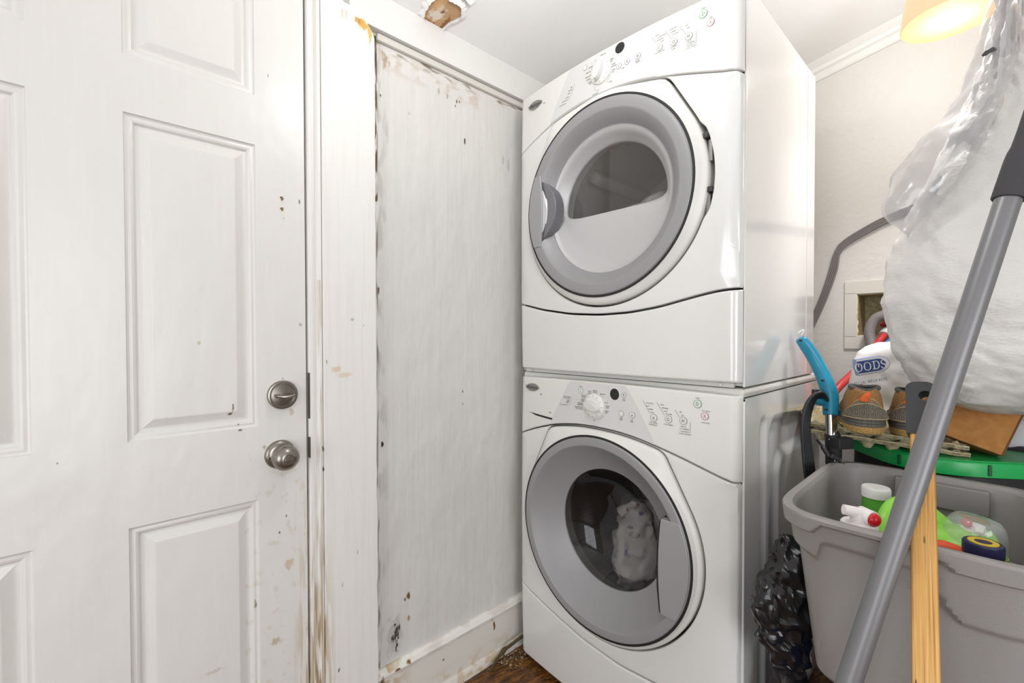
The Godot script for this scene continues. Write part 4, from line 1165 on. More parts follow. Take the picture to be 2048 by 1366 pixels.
func laundry() -> void:
	# patterned cloth in the washer drum
	var im := paint(256, 256, Color("e9e4de"))
	var cols := ["6a2f4a", "4a3a86", "7a3440", "5f8a3c", "35356a", "8a6aa0"]
	var rng := RandomNumberGenerator.new(); rng.seed = 5
	for i in 70: blob(im, rng.randf() * 256, rng.randf() * 256, 4 + rng.randf() * 4, 4 + rng.randf() * 4, Color(cols[i % 6]), 0.95, i, 0.2)
	var m := pictured(im, 0.9)
	m.texture_repeat = true
	var g := folded(Vector3(0.318, 0.305, -0.20), [[0.0, 0.06, 0.09], [0.05, 0.078, 0.11], [0.12, 0.078, 0.095], [0.18, 0.066, 0.075], [0.225, 0.045, 0.05], [0.245, 0.018, 0.02]], 0.024, 14.0, 3)
	m.uv1_triplanar = true; m.uv1_scale = Vector3(2.6, 2.6, 2.6)
	tag(obj("patterned_cloth", g, m, self, "", 70.0), "white cloth with purple and green spots inside the washing machine", "laundry")
	g = folded(Vector3(0.415, 0.325, -0.24), [[0.0, 0.05, 0.08], [0.06, 0.062, 0.09], [0.12, 0.05, 0.06], [0.16, 0.02, 0.03]], 0.016, 12.0, 8)
	tag(obj("brown_cloth", g, mat("6b3a24", 0.9), self, "", 70.0), "crumpled brown cloth behind the spotted one in the washer drum", "laundry")
	g = folded(Vector3(0.37, 1.235, -0.25), [[0.0, 0.17, 0.14], [0.07, 0.18, 0.15], [0.15, 0.16, 0.14], [0.22, 0.12, 0.11], [0.27, 0.06, 0.06]], 0.03, 10.0, 12)
	tag(obj("white_laundry", g, mat("d6d3cf", 0.9), self, "", 70.0), "rumpled white laundry behind the dryer's half-moon window", "laundry")

func folded(base: Vector3, rows_in: Array, amp: float, freq: float, sd: int, seg := 56) -> G:   # soft heap: [height, half width x, half depth z]
	var g := G.new()
	var n := noise(freq, sd, 3)
	var rows := []
	for k in (rows_in.size() - 1) * 5 + 1:
		var f := k / 5.0
		var i := mini(int(f), rows_in.size() - 2)
		var t := f - i
		var h := lerpf(rows_in[i][0], rows_in[i + 1][0], t); var a := lerpf(rows_in[i][1], rows_in[i + 1][1], t); var b := lerpf(rows_in[i][2], rows_in[i + 1][2], t)
		var row := PackedVector3Array()
		for j in seg:
			var an := TAU * j / seg
			var p := Vector3(cos(an) * a, h, -sin(an) * b)
			var o := Vector3(cos(an), 0.2, -sin(an))
			row.push_back(base + p + o * amp * n.get_noise_3dv(p * 1.0))
		rows.push_back(row)
	g.loft(rows)
	return g

func wall_services() -> void:
	# washing machine outlet box in the back wall
	var cream := mat("d8d0bf", 0.6)
	var t := thing("outlet_box", "cream hose box with a torn square opening in the wall behind the hanging bag", "outlet box", Vector3(0.799, 1.143, -0.95))
	var g := G.new()
	var o := PackedVector2Array([Vector2(-0.098, -0.121), Vector2(0.1, -0.121), Vector2(0.1, 0.122), Vector2(-0.098, 0.122)])
	# plate built as four boards round the opening, its left edge broken
	g.box(Vector3(0.0, 0.0985, 0.003), Vector3(0.196, 0.047, 0.006), 0.002)
	g.box(Vector3(0.0, -0.0985, 0.003), Vector3(0.196, 0.047, 0.006), 0.002)
	g.box(Vector3(0.079, 0, 0.003), Vector3(0.038, 0.16, 0.006), 0.002)
	g.box(Vector3(-0.08, 0, 0.003), Vector3(0.036, 0.16, 0.006), 0.002)
	obj("cover_plate", g, mat("dcd7cd", 0.55), t)
	g = G.new()
	var n := noise(60.0, 3, 3)
	var poly := PackedVector2Array()
	for i in 24:
		var y := lerpf(-0.074, 0.074, i / 23.0)
		poly.push_back(Vector2(-0.0605 + 0.004 * n.get_noise_1d(y) + (0.003 if y < -0.02 else 0.0), y))
	poly.push_back(Vector2(-0.066, 0.074)); poly.push_back(Vector2(-0.066, -0.074))
	g.extrude(poly, -0.004, 0.0045, 0.0006)
	obj("broken_edge", g, mat("e6ddc6", 0.8), t, "crumbled plaster edge of the opening")
	g = G.new()
	g.box(Vector3(0, 0, -0.122), Vector3(0.122, 0.148, 0.004), 0.0)
	g.box(Vector3(-0.0595, 0, -0.061), Vector3(0.003, 0.148, 0.12), 0.0)
	g.box(Vector3(0.0595, 0, -0.061), Vector3(0.003, 0.148, 0.12), 0.0)
	g.box(Vector3(0, 0.0725, -0.061), Vector3(0.122, 0.003, 0.12), 0.0)
	g.box(Vector3(0, -0.0725, -0.061), Vector3(0.122, 0.003, 0.12), 0.0)
	obj("box_liner", g, grained(mat("b3a67f", 0.7), 0.02, "a3966c", "c4b892", Vector3(6, 6, 6)), t)
	# hot valve in the box
	g = G.new()
	g.tube([Vector3(0.02, -0.045, -0.10), Vector3(0.02, -0.045, -0.02)], 0.013, 16)
	g.tube([Vector3(0.02, -0.03, -0.035), Vector3(0.02, -0.062, -0.012)], 0.011, 16)
	g.tube([Vector3(0.002, -0.0335, -0.02), Vector3(0.052, -0.0345, -0.02)], [0.008, 0.0055], 12)
	obj("hot_valve", g, mat("b0232c", 0.4), t, "red hot water valve with a lever handle")
	# grey corrugated drain hose
	var z := -0.90
	var path := smooth([Vector3(0.80, 0.80, z), Vector3(0.797, 0.95, z), Vector3(0.787, 1.03, z), Vector3(0.781, 1.085, z - 0.005), Vector3(0.793, 1.125, z - 0.015), Vector3(0.82, 1.142, z - 0.03), Vector3(0.848, 1.140, z - 0.05), Vector3(0.866, 1.118, z - 0.075), Vector3(0.866, 1.09, z - 0.11)], 26)
	var rr := []
	for i in path.size(): rr.push_back(0.0152 + (0.0012 if i % 2 == 0 else 0.0))
	g = G.new(); g.tube(path, rr, 18)
	tag(obj("drain_hose", g, mat("918d8d", 0.5), self, "", 25.0), "grey corrugated drain hose bent over into the hose box", "hose")
	# water hoses
	g = G.new()
	g.tube(smooth([Vector3(0.819, 1.078, -0.948), Vector3(0.812, 1.062, -0.925), Vector3(0.80, 1.035, -0.89), px(1735, 718, 1.49), px(1705, 748, 1.46), px(1677, 775, 1.43), px(1663, 800, 1.42), px(1661, 840, 1.41), px(1662, 920, 1.40)], 10), 0.0115, 14)
	var rh := obj("red_hose", g, mat("c83a3a", 0.45))
	tag(rh, "red rubber water hose running from the hose box down behind the washing machine", "hose")
	g = G.new()
	g.tube([Vector3(0.8215, 1.084, -0.956), Vector3(0.8155, 1.070, -0.936)], [0.018, 0.0165], 20)
	obj("collar", g, mat("d7d9d6", 0.4), rh, "white plastic hose collar")
	g = G.new()
	g.tube(smooth([Vector3(0.875, 1.085, -0.965), Vector3(0.856, 1.068, -0.93), Vector3(0.838, 1.05, -0.91), Vector3(0.822, 1.025, -0.885), Vector3(0.812, 0.97, -0.85), Vector3(0.80, 0.85, -0.80), Vector3(0.79, 0.70, -0.78)], 10), 0.0115, 14)
	tag(obj("blue_hose", g, mat("5a82b8", 0.45)), "blue rubber water hose beside the red one", "hose")
	g = G.new()
	g.tube(smooth([Vector3(0.868, 1.128, -1.0), Vector3(0.855, 1.112, -0.955), Vector3(0.846, 1.09, -0.94), Vector3(0.842, 1.06, -0.938)], 8), 0.002, 8)
	tag(obj("cable_tie", g, mat("dcc99a", 0.5)), "thin cream cable tie hanging in the hose box opening", "cable tie")
	# three-core grey dryer cord drooping along the wall
	var c := thing("dryer_cord", "flat grey dryer power cord drooping down the wall beside the dryer", "cord")
	var base := [Vector3(0.54, 0.99, -0.90), Vector3(0.588, 1.085, -0.925), Vector3(0.612, 1.14, -0.936), Vector3(0.643, 1.224, -0.938), Vector3(0.668, 1.31, -0.938), Vector3(0.680, 1.372, -0.938), Vector3(0.703, 1.404, -0.938), Vector3(0.767, 1.443, -0.938), Vector3(0.83, 1.472, -0.938), Vector3(0.95, 1.51, -0.938), Vector3(1.06, 1.53, -0.938)]
	for k in 4:
		g = G.new()
		var off := (k - 1.5) * 0.0062
		var pts := []
		for i in base.size():
			var tw := lerp_tab([[0.0, 1.0], [4.0, 1.0], [5.0, 0.75], [6.0, 0.9], [7.0, 1.0]], float(i))
			var dir: Vector3 = (base[mini(i + 1, base.size() - 1)] - base[maxi(i - 1, 0)]).normalized()
			var side := Vector3(-dir.y, dir.x, 0) * off * tw
			pts.push_back(base[i] + side + Vector3(0, 0, 0.004 * absf(off) / 0.009 * (1.0 - tw)))
		g.tube(smooth(pts, 8), 0.0036, 10)
		obj("core", g, mat("7c7775", 0.45), c)

func lamp() -> void:
	var at := Vector3(0.9935, 0, -0.50)
	var mouth := 1.852
	var t := thing("wall_lamp", "glowing cream glass shade lamp hanging under the ceiling at upper right", "lamp", Vector3(at.x, mouth, at.z))
	var top := ceil_y(at.x) - mouth
	var g := G.new()
	g.lathe([Vector2(0.0917, 0.0000), Vector2(0.0932, 0.0019), Vector2(0.0897, 0.0380), Vector2(0.0810, 0.0950), Vector2(0.0643, 0.1425), Vector2(0.0390, 0.1691), Vector2(0.0293, 0.1729), Vector2(0.0293, 0.1691), Vector2(0.0360, 0.1653), Vector2(0.0604, 0.1396), Vector2(0.0771, 0.0931), Vector2(0.0859, 0.0380), Vector2(0.0893, 0.0019), Vector2(0.0917, 0.0000)], 56)
	var m := mat("ab957a", 0.4)
	m.emission_enabled = true; m.emission = Color("ffdfae"); m.emission_energy_multiplier = 0.9 * GLOW
	obj("shade", g, m, t, "cream glass bell shade, open below")
	g = G.new()
	g.lathe([Vector2(0, 0.006), Vector2(0.022, 0.010), Vector2(0.034, 0.026), Vector2(0.036, 0.043), Vector2(0.030, 0.068), Vector2(0.018, 0.10), Vector2(0.014, 0.14), Vector2(0, 0.14)], 32)
	var bm := mat("fff6e6", 0.5)
	bm.emission_enabled = true; bm.emission = Color("fff2da"); bm.emission_energy_multiplier = 3.0 * GLOW
	obj("bulb", g, bm, t, "glowing white bulb")
	g = G.new()
	g.lathe([Vector2(0, 0.14), Vector2(0.018, 0.14), Vector2(0.03, 0.18), Vector2(0.045, 0.19), Vector2(0.058, top - 0.03), Vector2(0.058, top + 0.004), Vector2(0, top + 0.004)], 32)
	obj("fitting", g, M.trim, t)
	var l := OmniLight3D.new()
	l.name = "bulb_light"
	l.position = Vector3(at.x, mouth + 0.045, at.z)
	l.light_color = Color(0.985, 0.975, 0.975); l.light_energy = E_LAMP; l.light_size = 0.03
	l.omni_range = 8.0; l.omni_attenuation = 2.0; l.shadow_enabled = true
	add_child(l)
	var s := SpotLight3D.new()   # the shade throws most of its light down
	s.name = "shade_light"
	s.position = Vector3(at.x, mouth + 0.003, at.z)
	s.rotation_degrees = Vector3(-90, 0, 0)
	s.light_color = Color(0.985, 0.975, 0.975); s.light_energy = E_SPOT; s.light_size = 0.06
	s.spot_angle = 58.0; s.spot_angle_attenuation = 1.0; s.spot_range = 8.0; s.spot_attenuation = 2.0; s.shadow_enabled = true
	add_child(s)

func lid_shape(g: G, c: Vector3, a: float, b: float, y0: float, y1: float, yaw: float, lip := 0.0, e := 3.2) -> void:   # rounded-rectangle slab
	var rows := []
	for s in [[0.97, y0], [1.0, y0 + 0.003], [1.0 + lip, y0 + 0.006], [1.0 + lip, y1 - 0.006], [0.985 + lip, y1 - 0.001], [0.95, y1]]:
		var row := PackedVector3Array()
		for i in 96:
			var t := TAU * i / 96
			var x: float = signf(cos(t)) * pow(absf(cos(t)), 2.0 / e) * a * s[0]
			var z: float = signf(sin(t)) * pow(absf(sin(t)), 2.0 / e) * b * s[0]
			row.push_back(c + Vector3(x, s[1], -z).rotated(Vector3.UP, yaw))
		rows.push_back(row)
	g.loft(rows)

func corner_things() -> void:
	var yaw := deg_to_rad(38.0)   # the heap behind the bin stands across the corner
	# black tub with a green lid
	var t := thing("lidded_tub", "black plastic tub with a green lid standing behind the grey bin", "tub")
	var c := Vector3(1.005, 0.0, -0.55)
	var g := G.new(); lid_shape(g, c, 0.185, 0.165, 0.0, 0.765, yaw); obj("tub", g, mat("17161a", 0.5), t)
	g = G.new(); lid_shape(g, c, 0.205, 0.185, 0.757, 0.792, yaw)
	var lid := obj("lid", g, mat("14a552", 0.3), t, "green lid with upright latches")
	g = G.new(); lid_shape(g, c, 0.200, 0.180, 0.780, 0.795, yaw); obj("lid_top", g, mat("139a4c", 0.35), lid)
	for q in [[1717, 912], [1964, 932]]:
		var p := px(q[0], q[1], 1.02)
		# latch slots sit on the lid's front face
		var d := (p - c) * Vector3(1, 0, 1)
		var lo := 0.0; var hi := 0.4
		for k in 20:
			var mid := (lo + hi) / 2.0
			var r := (d.normalized() * mid).rotated(Vector3.UP, -yaw)
			if pow(absf(r.x / 0.205), 3.2) + pow(absf(r.z / 0.185), 3.2) < 1.0: lo = mid
			else: hi = mid
		g = G.new()
		g.t = Transform3D(Basis(Vector3.UP, atan2(d.x, d.z)), c + d.normalized() * lo + Vector3(0, 0.776, 0))
		g.box(Vector3.ZERO, Vector3(0.007, 0.024, 0.006), 0.002)
		obj("latch", g, mat("0b4a26", 0.5), lid)
	# egg trays
	for k in 2: egg_tray(k, yaw)
	# shoes
	var first := shoe()
	first.position = px(1722, 850, 1.10)
	first.scale = Vector3(0.93, 0.93, 0.93)
	first.rotation.y = deg_to_rad(14.0)
	tag(first, "muddy brown and grey hiking shoe, heel forward, nearer the dryer", "shoe", "pair of muddy hiking shoes")
	var second: Node3D = first.duplicate()
	second.name = numbered("hiking_shoe"); add_child(second)
	second.position = px(1822, 858, 1.085)
	second.rotation.y = deg_to_rad(6.0)
	tag(second, "muddy brown and grey hiking shoe half hidden behind the black stick cap", "shoe", "pair of muddy hiking shoes")
	grocery_bag()
	carton()
	mop_handle()
	# black sack right of the tub
	g = crumpled([[px(2075, 1015, 1.12), 0.13, 0.10], [px(2075, 985, 1.12), 0.16, 0.11], [px(2075, 940, 1.12), 0.165, 0.11], [px(2070, 905, 1.12), 0.15, 0.10], [px(2070, 885, 1.12), 0.10, 0.07]], 0.012, 16.0, 4, 44)
	tag(obj("black_sack", g, mat("241e26", 0.5), self, "", 60.0), "dark purple-black sack slumped right of the green lid", "bag")
	g = crumpled([[px(2050, 905, 1.13), 0.10, 0.06], [px(2052, 880, 1.13), 0.11, 0.07], [px(2055, 840, 1.13), 0.10, 0.06], [px(2060, 815, 1.13), 0.05, 0.04]], 0.012, 22.0, 14, 44)
	tag(obj("grey_bag", g, mat("b9b6b8", 0.45), self, "", 40.0), "grey plastic bag showing behind the cardboard box", "bag")
	# black refuse sack between the washer and the bin
	var d := 0.93
	g = crumpled([[px(1592, 1345, d), 0.02, 0.02], [px(1580, 1320, d), 0.045, 0.03], [px(1568, 1270, d), 0.062, 0.045], [px(1562, 1215, d), 0.07, 0.06], [px(1567, 1160, d), 0.056, 0.055], [px(1575, 1130, d), 0.044, 0.045], [px(1577, 1108, d), 0.038, 0.04], [px(1574, 1085, d), 0.03, 0.03], [px(1566, 1068, d), 0.010, 0.012]], 0.020, 26.0, 21, 64, 8)
	tag(obj("refuse_sack", g, mat("1a191b", 0.2), self, "", 22.0), "crumpled shiny black refuse sack squeezed between the washing machine and the grey bin", "bag")
	g = crumpled([[Vector3(0.79, 0.012, -0.05), 0.055, 0.065], [Vector3(0.79, 0.14, -0.05), 0.06, 0.07], [Vector3(0.785, 0.28, -0.04), 0.055, 0.065], [Vector3(0.782, 0.35, -0.03), 0.035, 0.04]], 0.02, 18.0, 25, 40)  # added sack where the gap below is only dark with shadow
	tag(obj("refuse_sack", g, mat("1f1b1e", 0.35), self, "", 20.0), "added black sack filling the shadowed gap beneath the shiny one", "bag")
	# blue box that carries the grey bin
	g = G.new()
	var rows := []
	for s in [[0.0, 0.9], [0.02, 0.93], [0.43, 1.0], [0.4475, 1.02]]:
		var row := PackedVector3Array()
		for i in 64:
			var a := TAU * i / 64
			row.push_back(Vector3(1.005 + signf(cos(a)) * pow(absf(cos(a)), 0.5) * 0.12 * s[1], s[0], -0.07 - signf(sin(a)) * pow(absf(sin(a)), 0.5) * 0.17 * s[1]))
		rows.push_back(row)
	g.loft(rows)
	tag(obj("blue_box", g, mat("1f4f9c", 0.45)), "blue plastic box under the grey bin, only a corner showing", "box")
	# twig by the baseboard, crumbs in the corner
	g = G.new()
	g.tube(smooth([Vector3(-0.008, 0.052, -0.05), Vector3(-0.012, 0.047, 0.005), Vector3(-0.018, 0.036, 0.05), Vector3(-0.022, 0.03, 0.075), Vector3(-0.018, 0.014, 0.115), Vector3(-0.006, 0.005, 0.15)], 6), [0.0055, 0.0055, 0.0055, 0.0055, 0.0055, 0.0055, 0.0055, 0.0052, 0.005, 0.005, 0.005, 0.005, 0.005, 0.005, 0.005, 0.005, 0.006, 0.0075, 0.008, 0.0065, 0.005, 0.005, 0.0048, 0.0046, 0.0044, 0.0042, 0.004, 0.004, 0.004, 0.0038, 0.0036], 8)
	g.tube([Vector3(-0.020, 0.026, 0.078), Vector3(-0.012, 0.008, 0.083)], [0.004, 0.0015], 6)
	tag(obj("twig", g, grained(mat("4a3a22", 0.8), 0.02, "2e2312", "6b5530", Vector3(30, 30, 30))), "thin brown twig leaning on the baseboard by the washing machine's foot", "twig")
	var rng := RandomNumberGenerator.new(); rng.seed = 9
	g = G.new()
	for i in 90:
		var r := 0.0008 + rng.randf() * rng.randf() * 0.004
		g.t = Transform3D(Basis.from_euler(Vector3(rng.randf() * 6, rng.randf() * 6, 0)), Vector3(-0.025 + rng.randf() * rng.randf() * 0.07, r * 0.6, 0.0 + rng.randf() * 0.10))
		g.box(Vector3.ZERO, Vector3(r * 2, r, r * 1.6), r * 0.3)
	var cr := obj("plaster_crumbs", g, mat("9a8a70", 0.9))
	tag(cr, "pale plaster crumbs and dust on the floor in the corner by the baseboard", "debris")
	cr.set_meta("kind", "stuff")

func crumpled(rows_in: Array, amp: float, freq: float, sd: int, seg := 40, per := 5) -> G:   # bag from [centre, half width across the view, half depth]
	var g := G.new()
	var n := noise(freq, sd, 2)
	n.noise_type = FastNoiseLite.TYPE_CELLULAR
	n.cellular_return_type = FastNoiseLite.RETURN_DISTANCE
	var n2 := noise(freq * 0.6, sd + 1, 3)
	var A := Vector3(0.68, 0, -0.73); var B := Vector3(0.73, 0, 0.68)
	var rows := []
	for k in (rows_in.size() - 1) * per + 1:
		var f := float(k) / per
		var i := mini(int(f), rows_in.size() - 2)
		var t := f - i
		var c: Vector3 = rows_in[i][0].lerp(rows_in[i + 1][0], t)
		var a: float = lerpf(rows_in[i][1], rows_in[i + 1][1], t); var b: float = lerpf(rows_in[i][2], rows_in[i + 1][2], t)
		var row := PackedVector3Array()
		for j in seg:
			var an := TAU * j / seg
			var o := A * cos(an) + B * sin(an)
			var p := c + A * cos(an) * a + B * sin(an) * b
			row.push_back(p + o * amp * (n.get_noise_3dv(p) + 0.8 * n2.get_noise_3dv(p)) + Vector3(0, amp * 0.6 * n2.get_noise_3dv(p + Vector3(5, 0, 0)), 0))
		rows.push_back(row)
	g.loft(rows)
	return g

func egg_tray(k: int, yaw: float) -> void:
	var pitch := 0.048
	var nx := 6; var nz := 6
	var le := px(1638, 876 - 13 * k, 1.155); var re := px(1908, 919 - 14 * k, 1.035)
	var u := (re - le).normalized()
	var fw := u.cross(Vector3.UP).normalized()
	var base := Transform3D(Basis(u, fw.cross(u), fw), (le + re) / 2.0 - fw * (pitch * nz / 2.0 + 0.008 + 0.006 * k))
	var g := G.new()
	g.t = base
	var n := noise(14.0, 2 + k, 3)
	var steps := nx * 8
	var rows := []
	for j in steps + 5:
		var row := PackedVector3Array()
		for i in steps + 5:
			var s := clampf((i - 2.0) / steps, 0, 1); var v := clampf((j - 2.0) / steps, 0, 1)
			var x := (s - 0.5) * pitch * nx; var z := (v - 0.5) * pitch * nz
			var edge := i < 2 or j < 2 or i > steps + 2 or j > steps + 2
			# cups at the cell centres, posts at the corners
			var cup := cos(s * nx * TAU) + cos(v * nz * TAU)
			var h := 0.0135 * clampf(cup * 1.15, -1.6, 1.15) + 0.016
			if edge:
				if i < 2: x -= 0.011
				if i > steps + 2: x += 0.011
				if j < 2: z -= 0.011
				if j > steps + 2: z += 0.011
				h = 0.012 if i == 0 or j == 0 or i == steps + 4 or j == steps + 4 else 0.019
			else:
				var rimd := minf(minf(s, 1 - s) * nx, minf(v, 1 - v) * nz)
				h = lerpf(0.019, h, smoothstep(0.0, 0.25, rimd))
			row.push_back(Vector3(x, h + 0.003 * n.get_noise_2d(x, z), z))
		rows.push_back(row)
	var under := []
	for r in rows:
		var q := PackedVector3Array()
		for p in r: q.push_back(p - Vector3(0, 0.0022, 0))
		under.push_back(q)
	var rev := rows.duplicate(); rev.reverse()
	g.grid(rev)
	g.grid(under)
	var loop_a := PackedVector3Array(); var loop_b := PackedVector3Array()
	var e := steps + 4
	for i in e: loop_a.push_back(rows[0][i]); loop_b.push_back(under[0][i])
	for i in e: loop_a.push_back(rows[i][e]); loop_b.push_back(under[i][e])
	for i in e: loop_a.push_back(rows[e][e - i]); loop_b.push_back(under[e][e - i])
	for i in e: loop_a.push_back(rows[e - i][0]); loop_b.push_back(under[e - i][0])
	g.grid([loop_a, loop_b], true)
	if not M.has("pulp"):
		M.pulp = grained(mat("b5a98c", 0.95), 0.03, "a89b78", "cfc4a2", Vector3(8, 8, 8))
	tag(obj("egg_tray", g, M.pulp, self, "", 50.0, false), ["grey pulp egg tray lying on the green lid, the lower of two", "grey pulp egg tray under the muddy shoes, the upper of two"][k], "egg tray", "stacked egg trays")

func shoe() -> Node3D:   # heel towards +z, sole at y = 0
	var t := thing("hiking_shoe", "", "")
	var brown := grained(mat("8a6136", 0.9), 0.03, "6e4a28", "a87c4a", Vector3(16, 16, 16), 5)
	var grey := grained(mat("45423f", 0.75), 0.04, "34322f", "9a8d78", Vector3(14, 22, 14), 6)
	var mud := grained(mat("9a7a45", 0.95), 0.03, "6f5733", "c19a58", Vector3(18, 18, 18), 8)
	var rub := grained(mat("403e3c", 0.7), 0.03, "2b2a2a", "6d675c", Vector3(20, 40, 20), 9)
	var L := 0.27
	var wid := func(v: float) -> float: return lerp_tab([[0.0, 0.036], [0.05, 0.0445], [0.2, 0.045], [0.45, 0.040], [0.7, 0.050], [0.88, 0.046], [1.0, 0.030]], v)   # half width along the shoe, 0 at the heel
	var plan := func(h: float, grow: float) -> PackedVector3Array:   # ring of the sole outline
		var row := PackedVector3Array()
		for i in 64:
			var a := TAU * i / 64
			var z := -cos(a) * 0.5 * L
			var v := clampf(0.5 - z / L, 0.0, 1.0)
			var w: float = wid.call(v) + grow
			var s := signf(sin(a)) * pow(absf(sin(a)), 0.62)
			row.push_back(Vector3(s * w, h, (z * (1.0 + grow * 8.0))))
		return row
	var ring := func(list: Array) -> G:
		var g := G.new()
		var rows := []
		for q in list: rows.push_back(plan.call(q[0], q[1]))
		g.loft(rows)
		return g
	obj("outsole", ring.call([[0.0, -0.004], [0.002, 0.0], [0.013, 0.003], [0.018, 0.002]]), mud, t, "mud-caked tread")
	obj("midsole", ring.call([[0.016, 0.001], [0.019, 0.0035], [0.024, 0.002], [0.027, 0.0035], [0.031, 0.002], [0.034, 0.0035], [0.038, 0.0]]), rub, t, "grooved grey midsole")
	# heel counter: ribbed grey cup round the back
	var g := G.new()
	var rows := []
	for s in 9:
		var v := s / 8.0
		var row := PackedVector3Array()
		for i in 121:
			var a := lerpf(-0.46 * PI, 0.46 * PI, i / 120.0)
			var rib := (0.0016 if i % 4 < 2 else -0.0004) if s >= 1 and s <= 5 else (0.002 if s == 6 else 0.0)
			var w := 0.0445 - 0.012 * v * v + rib
			var h := lerpf(0.036, 0.086 - 0.034 * pow(absf(a) / (0.46 * PI), 1.5), v)
			row.push_back(Vector3(sin(a) * w, h, 0.5 * L - 0.046 + cos(a) * (0.046 - 0.006 * v * v + rib)))
		rows.push_back(row)
	g.grid(rows)
	put("heel_counter", build(g, 25.0, false), grey, t, "ribbed dark grey heel cup")
	for s in [0, 6, 8]:
		g = G.new()
		var line := []
		for i in range(0, 121, 4): line.push_back((rows[s] as PackedVector3Array)[i] + Vector3(0, 0.0006, 0.0006))
		g.tube(line, 0.0013, 6)
		obj("piping", g, mat("a08a66", 0.9), t, "pale dusty seam line")
	# upper
	g = G.new()
	rows = []
	for s in 14:
		var v := s / 13.0
		var row := PackedVector3Array()
		for i in 64:
			var a := TAU * i / 64
			var z := -cos(a) * 0.5 * L
			var u := clampf(0.5 - z / L, 0.0, 1.0)
			var top: float = lerp_tab([[0.0, 0.102], [0.08, 0.108], [0.25, 0.098], [0.42, 0.104], [0.6, 0.080], [0.8, 0.052], [1.0, 0.040]], u)
			var w: float = wid.call(u) * lerpf(0.97, 0.62, v * v) if u < 0.5 else wid.call(u) * lerpf(0.97, 0.25, v * v)
			var sx := signf(sin(a)) * pow(absf(sin(a)), 0.7)
			row.push_back(Vector3(sx * w, lerpf(0.034, top, sin(v * PI / 2)), z * lerpf(0.985, 0.90, v * v)))
		rows.push_back(row)
	g.loft(rows, true, false)
	put("upper", build(g, 50.0, true), brown, t, "brown suede upper")
	# collar opening
	g = G.new()
	var col := []
	var rr := []
	for i in 41:
		var a := TAU * i / 40
		col.push_back(Vector3(sin(a) * 0.027, 0.101 + 0.005 * sin(a) * sin(a), 0.062 + cos(a) * 0.050))
		rr.push_back(0.0058)
	g.tube(col, rr, 10, false)
	obj("collar", g, mat("4d4a4a", 0.9), t, "padded grey collar")
	g = G.new()
	g.tube(smooth([Vector3(-0.006, 0.079, 0.1345), Vector3(-0.005, 0.086, 0.137), Vector3(0.0, 0.092, 0.1385), Vector3(0.005, 0.096, 0.135)], 6), [0.008, 0.009, 0.0095, 0.0098, 0.0095, 0.009, 0.0088, 0.0085, 0.0082, 0.008, 0.008, 0.0078, 0.0075, 0.0074, 0.0072, 0.007, 0.007, 0.0065, 0.006], 10, true, 0.55)
	obj("pull_tab", g, mat("c85a1c", 0.7), t, "orange heel tab")
	g = G.new()
	for i in 5:
		g.tube(smooth([Vector3(-0.024, 0.088 - i * 0.006, 0.0 - i * 0.022), Vector3(0, 0.104 - i * 0.008, -0.002 - i * 0.022), Vector3(0.024, 0.088 - i * 0.006, 0.0 - i * 0.022)], 6), 0.0028, 8)
	obj("laces", g, mat("8a5a30", 0.9), t)
	return t

func grocery_bag() -> void:
	var d := 1.30
	var t := thing("grocery_bag", "small white plastic grocery bag with a blue oval print heaped behind the shoes", "bag")
	var rows := []
	for q in [[862, 1710, 1865], [835, 1702, 1872], [800, 1703, 1878], [770, 1707, 1872], [745, 1712, 1862], [722, 1716, 1850], [703, 1728, 1838], [692, 1745, 1826], [684, 1762, 1800]]:
		var l := px(q[1], q[0], d); var r := px(q[2], q[0], d)
		rows.push_back([(l + r) / 2.0 + FWD * 0.02, l.distance_to(r) / 2.0, 0.05 if q[0] > 690 else 0.02])
	var g := crumpled(rows, 0.010, 13.0, 33, 56, 4)
	obj("bag", g, mat("e9e7e6", 0.5), t, "", 60.0)
	# print lies on the bag's front
	var tilt := deg_to_rad(9.0)
	var P := px(1768, 727, 1.205)
	var bas := Basis(RIGHT, UPV, -FWD).orthonormalized() * Basis(Vector3.BACK, tilt)
	var tr := Transform3D(bas, P)
	var s := 1.205 / FOCAL
	var pill := func(x0: float, x1: float, h: float, cut: bool) -> PackedVector2Array:
		var p := PackedVector2Array()
		for i in 17:
			var a := -PI / 2 + PI * i / 16.0
			p.push_back(Vector2(x1 - h + cos(a) * h * 1.5, sin(a) * h) * s)
		p.push_back(Vector2(x0, h) * s); p.push_back(Vector2(x0 - 2.0, 0) * s); p.push_back(Vector2(x0 + 1.0, -h) * s)
		return p
	g = G.new(); g.t = tr; g.extrude(pill.call(-54.0, 4.0, 16.5, true), -0.012, 0.0, 0.0)
	var o := obj("printed_border", g, mat("8d9cc4", 0.5), t)
	g = G.new(); g.t = tr; g.extrude(pill.call(-54.0, 3.0, 15.5, true), -0.012, 0.0006, 0.0)
	obj("printed_white_band", g, mat("ecebea", 0.5), t)
	g = G.new(); g.t = tr; g.extrude(pill.call(-54.0, -3.0, 12.0, true), -0.012, 0.0012, 0.0)
	obj("printed_oval", g, mat("3f5590", 0.5), t, "blue oval print")
	var wm := words([["OODS", Vector3(-28.0 * s, -0.2 * s, 0.0016), 17.5 * s, 0.0, "Droid Serif"], ["'", Vector3(-52.0 * s, -2.0 * s, 0.0016), 17.0 * s, 0.0, "Droid Serif"]])
	var lt := put("lettering", wm, mat("f2f1f0", 0.5), t, "white serif letters OODS")
	lt.transform = tr
	wm = words([["SPECIAL WEEK KEYS", Vector3(-34.0 * s, -31.0 * s, 0.0), 6.0 * s, 0.0, "Droid Sans"]])
	lt = put("small_print", wm, mat("4a5f96", 0.5), t)
	lt.transform = tr

